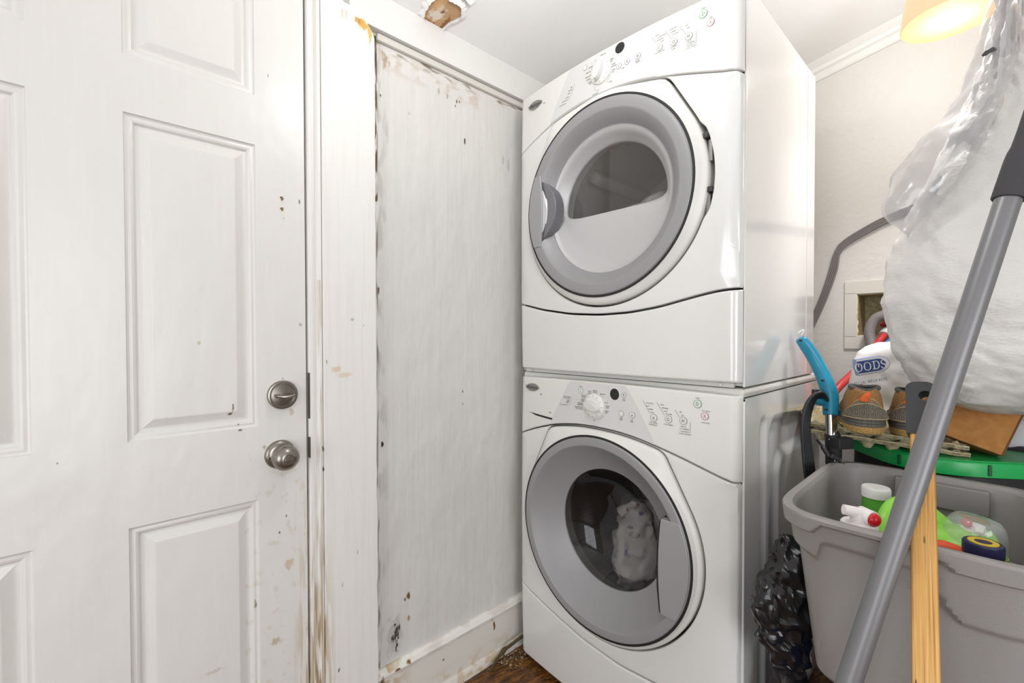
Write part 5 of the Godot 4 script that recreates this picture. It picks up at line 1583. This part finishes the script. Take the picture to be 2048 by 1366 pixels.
func carton() -> void:
	var bl := px(1883, 867, 1.06); var br := px(2003, 911, 1.0)
	var u := (br - bl)
	var up := (px(1908, 802, 1.06) - bl)
	up = (up - u.normalized() * up.dot(u.normalized()))
	var f := u.cross(up).normalized()
	up = f.cross(u).normalized() * 0.135
	var back := -f * 0.10
	var g := G.new()
	var b := Basis(u.normalized(), up.normalized(), f)
	g.t = Transform3D(b, bl + u * 0.5 + up * 0.5 + back * 0.5)
	g.box(Vector3.ZERO, Vector3(u.length(), up.length(), 0.1), 0.002)
	var t := thing("cardboard_box", "plain brown cardboard box tipped behind the shoes under the hanging white bag", "box")
	obj("carton", g, grained(mat("a9733c", 0.85), 0.015, "a06a34", "b57f45", Vector3(5, 5, 5)), t)
	g = G.new(); g.t = Transform3D(b, bl + u * 0.5 + up * 0.5 + back * 0.5)
	g.box(Vector3(u.length() * 0.5 + 0.001, 0, 0.0), Vector3(0.003, up.length() * 0.98, 0.094), 0.0)
	for i in 12: g.box(Vector3(u.length() * 0.5 + 0.003, 0, -0.044 + i * 0.008), Vector3(0.003, up.length() * 0.97, 0.003), 0.001)
	obj("corrugated_edge", g, mat("6a4524", 0.9), t, "dark corrugated cut edge")
	g = G.new(); g.t = Transform3D(b, bl + u * 0.62 + up * 0.86)
	g.box(Vector3.ZERO, Vector3(0.05, 0.022, 0.0006), 0.0002)
	obj("tape_patch", g, mat("8e5d2d", 0.5), t)

func mop_handle() -> void:
	var t := thing("floor_mop", "blue-handled floor mop with coiled black cord leaning against the dryer side", "mop")
	var blue := mat("1f87a6", 0.32)
	var g := G.new()
	var pts := [px(1600, 676, 1.185), px(1611, 690, 1.183), px(1625, 711, 1.18), px(1641, 741, 1.17), px(1653, 768, 1.155), px(1659, 787, 1.148), px(1661, 805, 1.142), px(1661, 820, 1.138), px(1661, 831, 1.135)]
	var sm := smooth(pts, 6)
	var rr := []
	for i in sm.size(): rr.push_back(lerp_tab([[0.0, 0.010], [0.03, 0.0155], [0.15, 0.018], [0.3, 0.0185], [0.45, 0.020], [0.6, 0.0225], [0.75, 0.0205], [0.9, 0.0195], [0.98, 0.0185], [1.0, 0.0165]], i / (sm.size() - 1.0)))
	g.tube(sm, rr, 24, true, 0.85)
	var h := obj("handle", g, blue, t, "curved bright blue plastic handle")
	for q in [[1601.5, 681, 1.164], [1645.5, 761, 1.136], [1652, 819, 1.116]]:
		g = G.new()
		var p := px(q[0], q[1], q[2])
		g.t = Transform3D(Basis(RIGHT, UPV, -FWD).orthonormalized(), p)
		disc(g, Vector3(0, 0, 0), 0.0026, 0.0026, 0.003, 12)
		obj("screw_hole", g, M.gap, h)
	g = G.new()
	g.tube([px(1655, 804, 1.142), px(1640, 803, 1.146), px(1631, 801, 1.15)], [0.011, 0.0105, 0.0105], 16)
	g.tube([px(1631, 801, 1.15), px(1630, 783, 1.15)], [0.007, 0.007], 12)
	obj("cord_hook", g, blue, t, "blue cord hook")
	g = G.new()
	g.tube([px(1631, 796, 1.15), px(1631, 779, 1.15)], 0.0085, 12)
	obj("hook_tip", g, M.black_gloss, t)
	g = G.new()
	g.tube([px(1661.5, 826, 1.135), px(1664, 880, 1.123)], 0.0125, 24)
	obj("tube", g, M.chrome, t, "shiny chrome tube")
	var rub := mat("232225", 0.5)
	g = G.new()
	g.tube([px(1664, 866, 1.126), px(1665, 868, 1.126), px(1667, 902, 1.125), px(1667, 940, 1.135), px(1667, 1000, 1.15)], [0.015, 0.0165, 0.0175, 0.0165, 0.0165], 20)
	obj("lower_tube", g, rub, t, "black collar and lower tube")
	g = G.new()
	g.t = Transform3D(Basis(RIGHT, UPV, -FWD).orthonormalized() * Basis(Vector3.UP, 0.2), px(1683, 886, 1.10))
	g.box(Vector3(0, 0, 0), Vector3(0.042, 0.026, 0.028), 0.003)
	g.box(Vector3(0, 0.0115, 0.004), Vector3(0.034, 0.006, 0.020), 0.001)
	obj("cord_clip", g, rub, t, "square black cord clip")
	# cord wound over the hook and hanging in loops
	var n := 6
	for k in n:
		g = G.new()
		var o := (k - 2.5)
		var pth := smooth([px(1657 + o, 801, 1.13 + 0.003 * k), px(1645, 790 + o * 1.6, 1.125 + 0.003 * k), px(1630 + o * 1.0, 793 + o * 1.2, 1.125 + 0.003 * k), px(1617 + o * 2.2, 815 + o, 1.125 + 0.004 * k), px(1611 + o * 2.6, 850, 1.125 + 0.004 * k), px(1614 + o * 3.0, 900, 1.125 + 0.003 * k), px(1620 + o * 3.4, 950, 1.125 + 0.002 * k), px(1628 + o * 3.0, 990, 1.15), px(1640 + o, 1010, 1.15)], 8)
		g.tube(pth, 0.0042, 10)
		obj("power_cord", g, rub, t)
	g = G.new()
	g.tube(smooth([px(1634, 880, 1.14), px(1645, 893, 1.12), px(1652, 903, 1.11), px(1660, 914, 1.10)], 6), [0.003, 0.003, 0.003, 0.003, 0.003, 0.003, 0.005, 0.006, 0.006, 0.006, 0.006, 0.006, 0.006, 0.006, 0.006, 0.006, 0.006, 0.006, 0.006], 10)
	var plug := obj("plug", g, rub, t, "black two-pin plug")
	g = G.new()
	g.t = Transform3D(Basis(RIGHT, UPV, -FWD).orthonormalized() * Basis(Vector3.BACK, -0.5), px(1668, 915, 1.10))
	g.box(Vector3(0, 0, 0), Vector3(0.026, 0.012, 0.016), 0.003)
	obj("plug_body", g, rub, plug)
	g = G.new()
	g.t = Transform3D(Basis(RIGHT, UPV, -FWD).orthonormalized() * Basis(Vector3.BACK, -0.75), px(1678, 922, 1.095))
	g.box(Vector3(0.006, 0.004, 0), Vector3(0.018, 0.0055, 0.0015), 0.0005)
	g.box(Vector3(0.0, -0.006, 0), Vector3(0.018, 0.0055, 0.0015), 0.0005)
	obj("pins", g, M.chrome, plug)
	g = G.new()
	var loop := []
	for i in 17:
		var v := i / 16.0
		loop.push_back(px(1596 + 9.0 * sin(v * PI * 0.9) + 4.0 * v, 666 - 8.0 * sin(v * PI) + 4.0 * v, 1.18))
	g.tube(loop, 0.0012, 6)
	obj("hanging_loop", g, mat("e8e6e2", 0.6), t)

func hanging_bag() -> void:
	var t := thing("hanging_bag", "big white crinkled plastic bag hanging from the ceiling in front of the wall", "bag")
	var film := mat("d3d0cc", 0.42)
	film.normal_enabled = true; film.normal_texture = ntex(0.03, 71, 5.0); film.normal_scale = 0.8
	film.uv1_triplanar = true; film.uv1_scale = Vector3(5, 9, 5)
	film.backlight_enabled = true; film.backlight = Color(0.15, 0.15, 0.15)
	var rows := []
	var d := 1.0
	for q in [[826, 1975, 2120, 0.03], [815, 1925, 2200, 0.07], [800, 1882, 2240, 0.10], [770, 1846, 2270, 0.13], [740, 1830, 2290, 0.15], [700, 1811, 2300, 0.165], [650, 1802, 2310, 0.175], [600, 1797, 2310, 0.18], [540, 1803, 2300, 0.18], [480, 1820, 2290, 0.175], [420, 1850, 2270, 0.165], [360, 1878, 2250, 0.15], [300, 1905, 2230, 0.13], [250, 1928, 2210, 0.11], [200, 1948, 2190, 0.085], [150, 1967, 2150, 0.06], [110, 1982, 2120, 0.045], [60, 1990, 2110, 0.04], [10, 1998, 2105, 0.035], [-60, 2010, 2090, 0.03], [-140, 2025, 2075, 0.02]]:
		var l := px(q[1], q[0], d); var r := px(q[2], q[0], d)
		rows.push_back([(l + r) / 2.0, l.distance_to(r) / 2.0, q[3]])
	var g := G.new()
	var A := Vector3(0.68, 0, -0.73); var B := Vector3(0.73, 0, 0.68)
	var n := noise(9.0, 72, 4)
	var n2 := noise(30.0, 73, 3)
	var seg := 120
	var out := []
	var per := 6
	for k in (rows.size() - 1) * per + 1:
		var f := float(k) / per
		var i := mini(int(f), rows.size() - 2)
		var w := f - i
		var c: Vector3 = rows[i][0].lerp(rows[i + 1][0], w)
		var a: float = lerpf(rows[i][1], rows[i + 1][1], w); var b: float = lerpf(rows[i][2], rows[i + 1][2], w)
		var row := PackedVector3Array()
		for j in seg:
			var an := TAU * j / seg
			var o := A * cos(an) + B * sin(an)
			var p := c + A * cos(an) * a + B * sin(an) * b
			# folds gather towards the neck
			var neck := clampf((p.y - 1.35) / 0.4, 0.0, 1.0)
			var fold := sin(an * 17.0 + 3.0 * n.get_noise_2d(an, p.y)) * 0.006 * neck
			row.push_back(p + o * (0.012 * n.get_noise_3dv(p) + 0.004 * n2.get_noise_3dv(p * Vector3(1, 1.8, 1)) + fold))
		out.push_back(row)
	g.loft(out)
	obj("bag_body", g, film, t, "", 70.0)
	# clear outer film bulging on the left
	var clear := mat("9c9c9f", 0.2)
	clear.transparency = BaseMaterial3D.TRANSPARENCY_ALPHA
	clear.albedo_color.a = 0.3
	clear.metallic_specular = 0.7
	rows = []
	for q in [[473, 1813, 1819, 0.006], [455, 1798, 1832, 0.02], [435, 1780, 1850, 0.035], [420, 1772, 1862, 0.045], [395, 1779, 1880, 0.06], [370, 1791, 1900, 0.07], [335, 1808, 1920, 0.08], [300, 1832, 1940, 0.08], [260, 1866, 1955, 0.075], [225, 1905, 1970, 0.065], [200, 1918, 1985, 0.055], [170, 1932, 1998, 0.05], [140, 1946, 2010, 0.045], [110, 1956, 2018, 0.04], [80, 1962, 2022, 0.04], [40, 1974, 2026, 0.035], [0, 1984, 2030, 0.03], [-60, 2000, 2040, 0.03], [-140, 2030, 2060, 0.02]]:
		var l := px(q[1], q[0], 0.97); var r := px(q[2], q[0], 0.97)
		rows.push_back([(l + r) / 2.0, l.distance_to(r) / 2.0, q[3]])
	g = crumpled(rows, 0.010, 16.0, 75, 48, 5)
	obj("clear_film", g, clear, t, "clear crinkled outer film", 30.0)
	g = G.new()
	var top := px(2046, -140, 0.99)
	g.tube([top, Vector3(top.x, ceil_y(top.x) + 0.01, top.z)], 0.004, 8)
	g.tube([Vector3(top.x, ceil_y(top.x) - 0.012, top.z), Vector3(top.x, ceil_y(top.x) + 0.004, top.z)], 0.016, 16)
	obj("hook", g, M.chrome, t)
	g = G.new()
	var kn := px(1977, 105, 0.955)
	g.tube([px(1964, 112, 0.95), px(1972, 106, 0.945), px(1981, 100, 0.945), px(1992, 100, 0.95)], [0.003, 0.007, 0.006, 0.003], 8, true, 0.6)
	obj("tie", g, mat("4c4b4c", 0.5), t, "dark grey twist in the bag's neck")

func rrect(cx: float, cz: float, a: float, b: float, e: float, y: float, n := 200) -> PackedVector3Array:   # superellipse ring, front (towards +z) first
	var row := PackedVector3Array()
	for i in n:
		var t := TAU * i / n
		row.push_back(Vector3(cx + signf(cos(t)) * pow(absf(cos(t)), 2.0 / e) * a, y, cz - signf(sin(t)) * pow(absf(sin(t)), 2.0 / e) * b))
	return row

func bin_and_contents() -> void:
	var t := thing("storage_tote", "grey plastic storage tote holding cleaning bottles, on the blue box", "tote")
	var grey := bumped(mat("8f8b89", 0.42), 0.08, 0.6, Vector3(6, 6, 6), 81)
	var cx := 0.985; var cz := -0.072
	var yb := 0.45; var yr := 0.762
	var n := 400
	var e := 6.0
	# lower limit of the bulged upper band, by place along the front
	var band := [[0.80, 0.700], [0.848, 0.689], [0.872, 0.683], [0.879, 0.712], [0.888, 0.716], [0.985, 0.716], [1.012, 0.708], [1.032, 0.672], [1.05, 0.652], [1.3, 0.652]]
	var liptab := [[0.80, 0.030], [0.868, 0.030], [0.882, 0.012], [1.02, 0.012], [1.045, 0.030], [1.3, 0.030]]
	var ring := func(f: float, extra: float, y: float) -> PackedVector3Array:   # f 0 at the bottom, 1 at the rim
		return rrect(cx + lerpf(-0.002, 0.0, f), cz, lerpf(0.132, 0.168, f) + extra, lerpf(0.185, 0.222, f) + extra, e, y, n)
	var rows := []
	rows.push_back(ring.call(0.0, -0.03, yb))
	rows.push_back(ring.call(0.0, -0.012, yb + 0.001))
	rows.push_back(ring.call(0.0, -0.003, yb + 0.006))
	for k in 100:
		var f := 0.04 + 0.955 * k / 99.0
		var y := lerpf(yb, yr - 0.002, f)
		var row: PackedVector3Array = ring.call(f, 0.0, y)
		for i in n:
			var p := row[i]
			var low := lerp_tab(band, p.x) if p.z > cz else 0.70
			var o := Vector3(p.x - cx, 0, p.z - cz)
			o = Vector3(o.x / 0.168, 0, o.z / 0.222)
			o = Vector3(signf(o.x) * pow(absf(o.x), 5), 0, signf(o.z) * pow(absf(o.z), 5)).normalized()
			var lip := lerp_tab(liptab, p.x) if p.z > cz else 0.030
			var push := 0.009 * smoothstep(low - 0.006, low + 0.006, y) - 0.009 * 0.0
			push += 0.010 * smoothstep(yr - lip - 0.004, yr - lip + 0.002, y)
			row[i] = p + o * push
		rows.push_back(row)
	rows.push_back(ring.call(1.0, 0.015, yr)); rows.push_back(ring.call(1.0, 0.010, yr + 0.001)); rows.push_back(ring.call(1.0, 0.002, yr)); rows.push_back(ring.call(1.0, 0.0, yr - 0.004))
	for k in 12:
		var f := 0.97 - 0.95 * k / 11.0
		rows.push_back(ring.call(f, -0.003, lerpf(yb + 0.004, yr, f)))
	var g := G.new()
	g.grid(rows, true)
	g.fan(rows[0], g._mid(rows[0]), true)
	g.fan(rows[-1], g._mid(rows[-1]))
	put("tote_body", build(g, 35.0, false), grey, t)
	g = G.new()
	var pts := [px(1779, 958, 1.02), px(1945, 990, 0.97)]
	g.box(Vector3(1.0, 0.725, -0.279), Vector3(0.15, 0.052, 0.016), 0.004)
	obj("handle_panel", g, grey, t, "raised handle panel inside the back wall")
	# things in the tote stand on an inner tray
	g = G.new()
	rows = []
	for s in [[0.0, 0.62], [0.0, 0.6265]]:
		rows.push_back(rrect(cx, cz, 0.144, 0.198, e, s[1], 96))
	g.loft(rows)
	tag(obj("inner_tray", g, mat("8e9389", 0.5)), "flat grey-green tray inside the tote under the bottles", "tray")
	var tray := 0.6265
	# tall green bottle with a white cap
	var lime := mat("5aa83a", 0.35)
	var p := px(1752, 985, 0.93)
	var b := thing("green_bottle", "green bottle with a flat white screw cap standing at the left of the tote", "bottle", Vector3(p.x, tray, p.z))
	var H := px(1752, 990, 0.93).y - tray
	g = G.new(); g.lathe([Vector2(0, 0), Vector2(0.024, 0), Vector2(0.027, 0.004), Vector2(0.0255, H * 0.5), Vector2(0.0225, H - 0.004), Vector2(0.021, H), Vector2(0, H)], 36)
	obj("bottle", g, lime, b)
	g = G.new(); g.lathe([Vector2(0.0235, H - 0.004), Vector2(0.0245, H - 0.003), Vector2(0.0245, H + 0.014), Vector2(0.023, H + 0.017), Vector2(0, H + 0.0175)], 36)
	obj("cap", g, mat("eeebe8", 0.4), b, "white screw cap")
	# big light green jug with a clear dome cap over a white spout
	var green := mat("8fd64a", 0.3)
	var j := thing("detergent_jug", "light green detergent jug with a clear dome cap over a white spout", "jug")
	g = G.new()
	var path := smooth([px(1790, 1035, 0.86), px(1800, 1055, 0.85), px(1840, 1085, 0.82), px(1890, 1095, 0.80), px(1940, 1100, 0.78), px(1975, 1115, 0.77)], 8)
	var rr := []
	for i in path.size(): rr.push_back(lerp_tab([[0.0, 0.012], [0.1, 0.03], [0.35, 0.042], [0.7, 0.046], [0.9, 0.05], [1.0, 0.035]], i / (path.size() - 1.0)))
	g.tube(path, rr, 28, true, 0.8)
	obj("jug_body", g, green, j)
	g = G.new()
	g.tube(smooth([px(1768, 1075, 0.84), px(1770, 1040, 0.85), px(1782, 1015, 0.86), px(1802, 1005, 0.86), px(1830, 1008, 0.85), px(1860, 1025, 0.84), px(1890, 1050, 0.82), px(1915, 1072, 0.80)], 8), 0.013, 16, true, 0.8)
	obj("jug_handle", g, green, j, "arched green handle")
	var dome := px(1944, 1080, 0.78)
	g = G.new(); g.t = Transform3D(Basis(Vector3(0.3, 0, 0.9).normalized(), -0.14), dome - Vector3(0, 0.012, 0))
	g.lathe([Vector2(0.047, -0.02), Vector2(0.044, 0.0), Vector2(0.0, 0.004)], 36)
	obj("shoulder", g, green, j)
	g = G.new(); g.t = Transform3D(Basis(Vector3(0.3, 0, 0.9).normalized(), -0.14), dome - Vector3(0, 0.012, 0))
	g.lathe([Vector2(0, 0.0), Vector2(0.028, 0.0), Vector2(0.028, 0.012), Vector2(0.025, 0.016), Vector2(0.019, 0.018), Vector2(0.019, 0.03), Vector2(0.012, 0.034), Vector2(0.011, 0.04), Vector2(0, 0.041)], 32)
	g.box(Vector3(0.004, 0.036, 0.012), Vector3(0.012, 0.008, 0.03), 0.003)
	var sp := obj("spout", g, mat("f0ebe9", 0.35), j, "white pouring spout")
	g = G.new(); g.t = Transform3D(Basis(Vector3(0.3, 0, 0.9).normalized(), -0.14), dome - Vector3(0, 0.012, 0))
	g.tube([Vector3(-0.012, 0.039, 0.006), Vector3(-0.012, 0.042, 0.012)], 0.007, 14)
	obj("spout_button", g, mat("b03a3a", 0.4), sp)
	g = G.new(); g.t = Transform3D(Basis(Vector3(0.3, 0, 0.9).normalized(), -0.14), dome - Vector3(0, 0.012, 0))
	g.lathe([Vector2(0.0435, -0.004), Vector2(0.043, 0.0), Vector2(0.040, 0.028), Vector2(0.0345, 0.045), Vector2(0.029, 0.0505), Vector2(0.0, 0.0525)], 44)
	var cl := mat("e8eeea", 0.06); cl.transparency = BaseMaterial3D.TRANSPARENCY_ALPHA; cl.albedo_color.a = 0.22
	put("dome_cap", build(g, 40.0, true), cl, j, "clear domed measuring cap")
	g = G.new()
	g.tube(smooth([px(1868, 1086, 0.765), px(1890, 1090, 0.755), px(1915, 1099, 0.745), px(1935, 1108, 0.74)], 6), [0.006, 0.008, 0.010, 0.011, 0.012, 0.012, 0.012, 0.012, 0.012, 0.012, 0.012, 0.012, 0.012, 0.012, 0.011, 0.010, 0.009, 0.008, 0.006], 12, true, 0.5)
	obj("label", g, mat("e8541e", 0.5), j, "orange label edge")
	# white spout with a red knob: bottle at the front left
	p = px(1718, 1054, 0.775)
	var w := thing("spout_bottle", "white bottle with a round red tap knob at the front left of the tote", "bottle", Vector3(p.x, tray, p.z))
	var hh := p.y - tray
	g = G.new(); g.lathe([Vector2(0, 0), Vector2(0.024, 0), Vector2(0.026, 0.004), Vector2(0.026, hh - 0.012), Vector2(0.022, hh)], 28)
	obj("bottle", g, mat("e9d9d5", 0.4), w)
	g = G.new()
	g.lathe([Vector2(0.022, hh - 0.006), Vector2(0.0265, hh - 0.004), Vector2(0.0265, hh + 0.006), Vector2(0.024, hh + 0.009), Vector2(0, hh + 0.010)], 32)
	g.t = Transform3D(Basis(Vector3.UP, deg_to_rad(47)), Vector3(0, hh, 0))
	g.tube([Vector3(-0.024, 0.029, -0.004), Vector3(0.006, 0.024, 0.004)], [0.0085, 0.0095], 14)
	g.tube([Vector3(0.0, 0.006, 0.0), Vector3(0.0, 0.024, 0.0)], [0.014, 0.012], 16)
	g.tube([Vector3(0.006, 0.022, -0.006), Vector3(0.011, 0.020, 0.016)], [0.0125, 0.013], 20)
	var tap := obj("tap", g, mat("f0eae8", 0.35), w, "white tap spout")
	g = G.new()
	g.t = Transform3D(Basis(Vector3.UP, deg_to_rad(47)) * Basis(Vector3.RIGHT, PI / 2), Vector3(0, hh, 0) + Vector3(0.0112, 0.0195, 0.016).rotated(Vector3.UP, deg_to_rad(47)))
	g.lathe([Vector2(0.010, -0.002), Vector2(0.0112, 0.001), Vector2(0.010, 0.0055), Vector2(0.006, 0.0085), Vector2(0, 0.0095)], 24)
	obj("red_knob", g, mat("c8171f", 0.3), tap, "round red knob")
	# red jar with a dark blue lid
	p = px(1966, 1108, 0.70)
	var ja := thing("red_jar", "red jar with a dark blue lid and yellow ring in the grey tote", "jar", Vector3(p.x, tray, p.z))
	var jh := p.y - tray
	g = G.new(); g.lathe([Vector2(0, 0), Vector2(0.024, 0), Vector2(0.0265, 0.004), Vector2(0.0262, jh - 0.01), Vector2(0.023, jh), Vector2(0, jh)], 36)
	obj("jar", g, mat("c01616", 0.35), ja)
	g = G.new(); g.lathe([Vector2(0.0225, jh - 0.002), Vector2(0.0238, jh), Vector2(0.0238, jh + 0.016), Vector2(0.0222, jh + 0.0185), Vector2(0, jh + 0.019)], 36)
	var jl := obj("lid", g, mat("262650", 0.4), ja, "dark blue screw lid")
	g = G.new()
	g.t = Transform3D(Basis(Vector3.RIGHT, -PI / 2), Vector3(0, jh + 0.0186, 0))
	rim(g, Vector3.ZERO, 0.0175, 0.0072, 0.0009, 36)
	obj("lid_ring", g, mat("d8b92e", 0.5), jl, "yellow printed ring")

func poles() -> void:
	# grey metal pole leaning across the tote
	var d := 0.66
	var a := px(1697, 1366, d); var b := px(2019, 392, d)
	var dir := (b - a).normalized()
	var foot := a - dir * (a.y / dir.y)
	foot += dir * 0.008
	var t := thing("metal_pole", "long grey metal pole with a dark foam grip leaning across the tote", "pole")
	var g := G.new()
	g.tube([foot, foot + dir * 0.004, b], [0.0134, 0.0151, 0.0151], 32)
	obj("pole", g, mat("7a797b", 0.38, 0.3), t)
	g = G.new()
	var top := b + dir * 0.42
	g.tube([b - dir * 0.006, b - dir * 0.004, b + dir * 0.03, b + dir * 0.055, b + dir * 0.064, b + dir * 0.075, b + dir * 0.10, top - dir * 0.01, top], [0.0175, 0.019, 0.0187, 0.0183, 0.0176, 0.0155, 0.0147, 0.0147, 0.011], 28)
	obj("grip", g, mat("3c3a3d", 0.75), t, "dark grey foam grip")
	# pine stick with a black hanging cap
	var s := thing("wooden_stick", "straight pine wood stick with a black plastic hanging cap leaning on the tote's front rim", "stick")
	var st := px(1844, 868, 0.715); var sb := px(1852, 1366, 0.598)
	var sd := (st - sb).normalized()
	var sf := sb - sd * (sb.y / sd.y)
	var side := Vector3.UP.cross((EYE - st) * Vector3(1, 0, 1)).normalized()   # its broad face is turned to the room
	side = (side - sd * side.dot(sd)).normalized()
	var fr := side.cross(sd)
	var im := paint(64, 512, Color("c9974f"))
	streaks(im, Rect2i(0, 0, 64, 512), Color("9a6526"), 0.75, 0.16, 0.003, 91, -0.02)
	streaks(im, Rect2i(0, 0, 64, 512), Color("e0b878"), 0.6, 0.22, 0.004, 92, 0.05)
	blob(im, 20, 150, 2, 7, Color("4a2a12"), 0.9, 3); blob(im, 40, 330, 2, 6, Color("6a3f1a"), 0.8, 4)
	var pine := pictured(im, 0.5)
	pine.texture_repeat = true
	g = G.new()
	var L := (st - sf).length() + 0.03
	g.t = Transform3D(Basis(side, sd, fr), sf + sd * L / 2.0)
	g.box(Vector3.ZERO, Vector3(0.029, L, 0.02), 0.004)
	for i in g.v.size():
		var q := g.t.affine_inverse() * g.v[i]
		g.uv[i] = Vector2(q.x / 0.034 + 0.5 + q.z * 12.0, q.y * 1.9)
	obj("stick", g, pine, s)
	# cap: flat rounded blade with a hole
	var poly := PackedVector2Array()
	var w := 0.0185; var hgt := 0.088
	poly.push_back(Vector2(-w * 0.93, 0.0)); poly.push_back(Vector2(w * 0.93, 0.0))
	poly.push_back(Vector2(w, hgt - 0.012))
	for i in 7:
		var an := i / 6.0 * PI / 2
		poly.push_back(Vector2(w - 0.012 + cos(an) * 0.012, hgt - 0.012 + sin(an) * 0.012))
	for i in 7:
		var an := PI / 2 + i / 6.0 * PI / 2
		poly.push_back(Vector2(-w + 0.012 + cos(an) * 0.012, hgt - 0.012 + sin(an) * 0.012))
	var cap := CSGCombiner3D.new()
	cap.name = "hanging_cap"
	var body := CSGPolygon3D.new()
	body.polygon = poly; body.depth = 0.026
	body.position = Vector3(0, 0, 0.013)
	body.material = mat("2d2d30", 0.55)
	cap.add_child(body)
	body.name = "cap_body"
	var ho := CSGCylinder3D.new()
	ho.name = "cap_hole"
	ho.radius = 0.0082; ho.height = 0.08; ho.sides = 28; ho.operation = CSGShape3D.OPERATION_SUBTRACTION
	ho.rotation = Vector3(PI / 2, 0, 0); ho.position = Vector3(0.006, hgt - 0.024, 0)
	ho.material = mat("1a1a1c", 0.5)
	cap.add_child(ho)
	cap.transform = Transform3D(Basis(side, sd, fr) * Basis(Vector3.UP, -0.12), st - sd * 0.004)
	s.add_child(cap, true)
	cap.set_meta("label", "black plastic cap with a hanging hole")
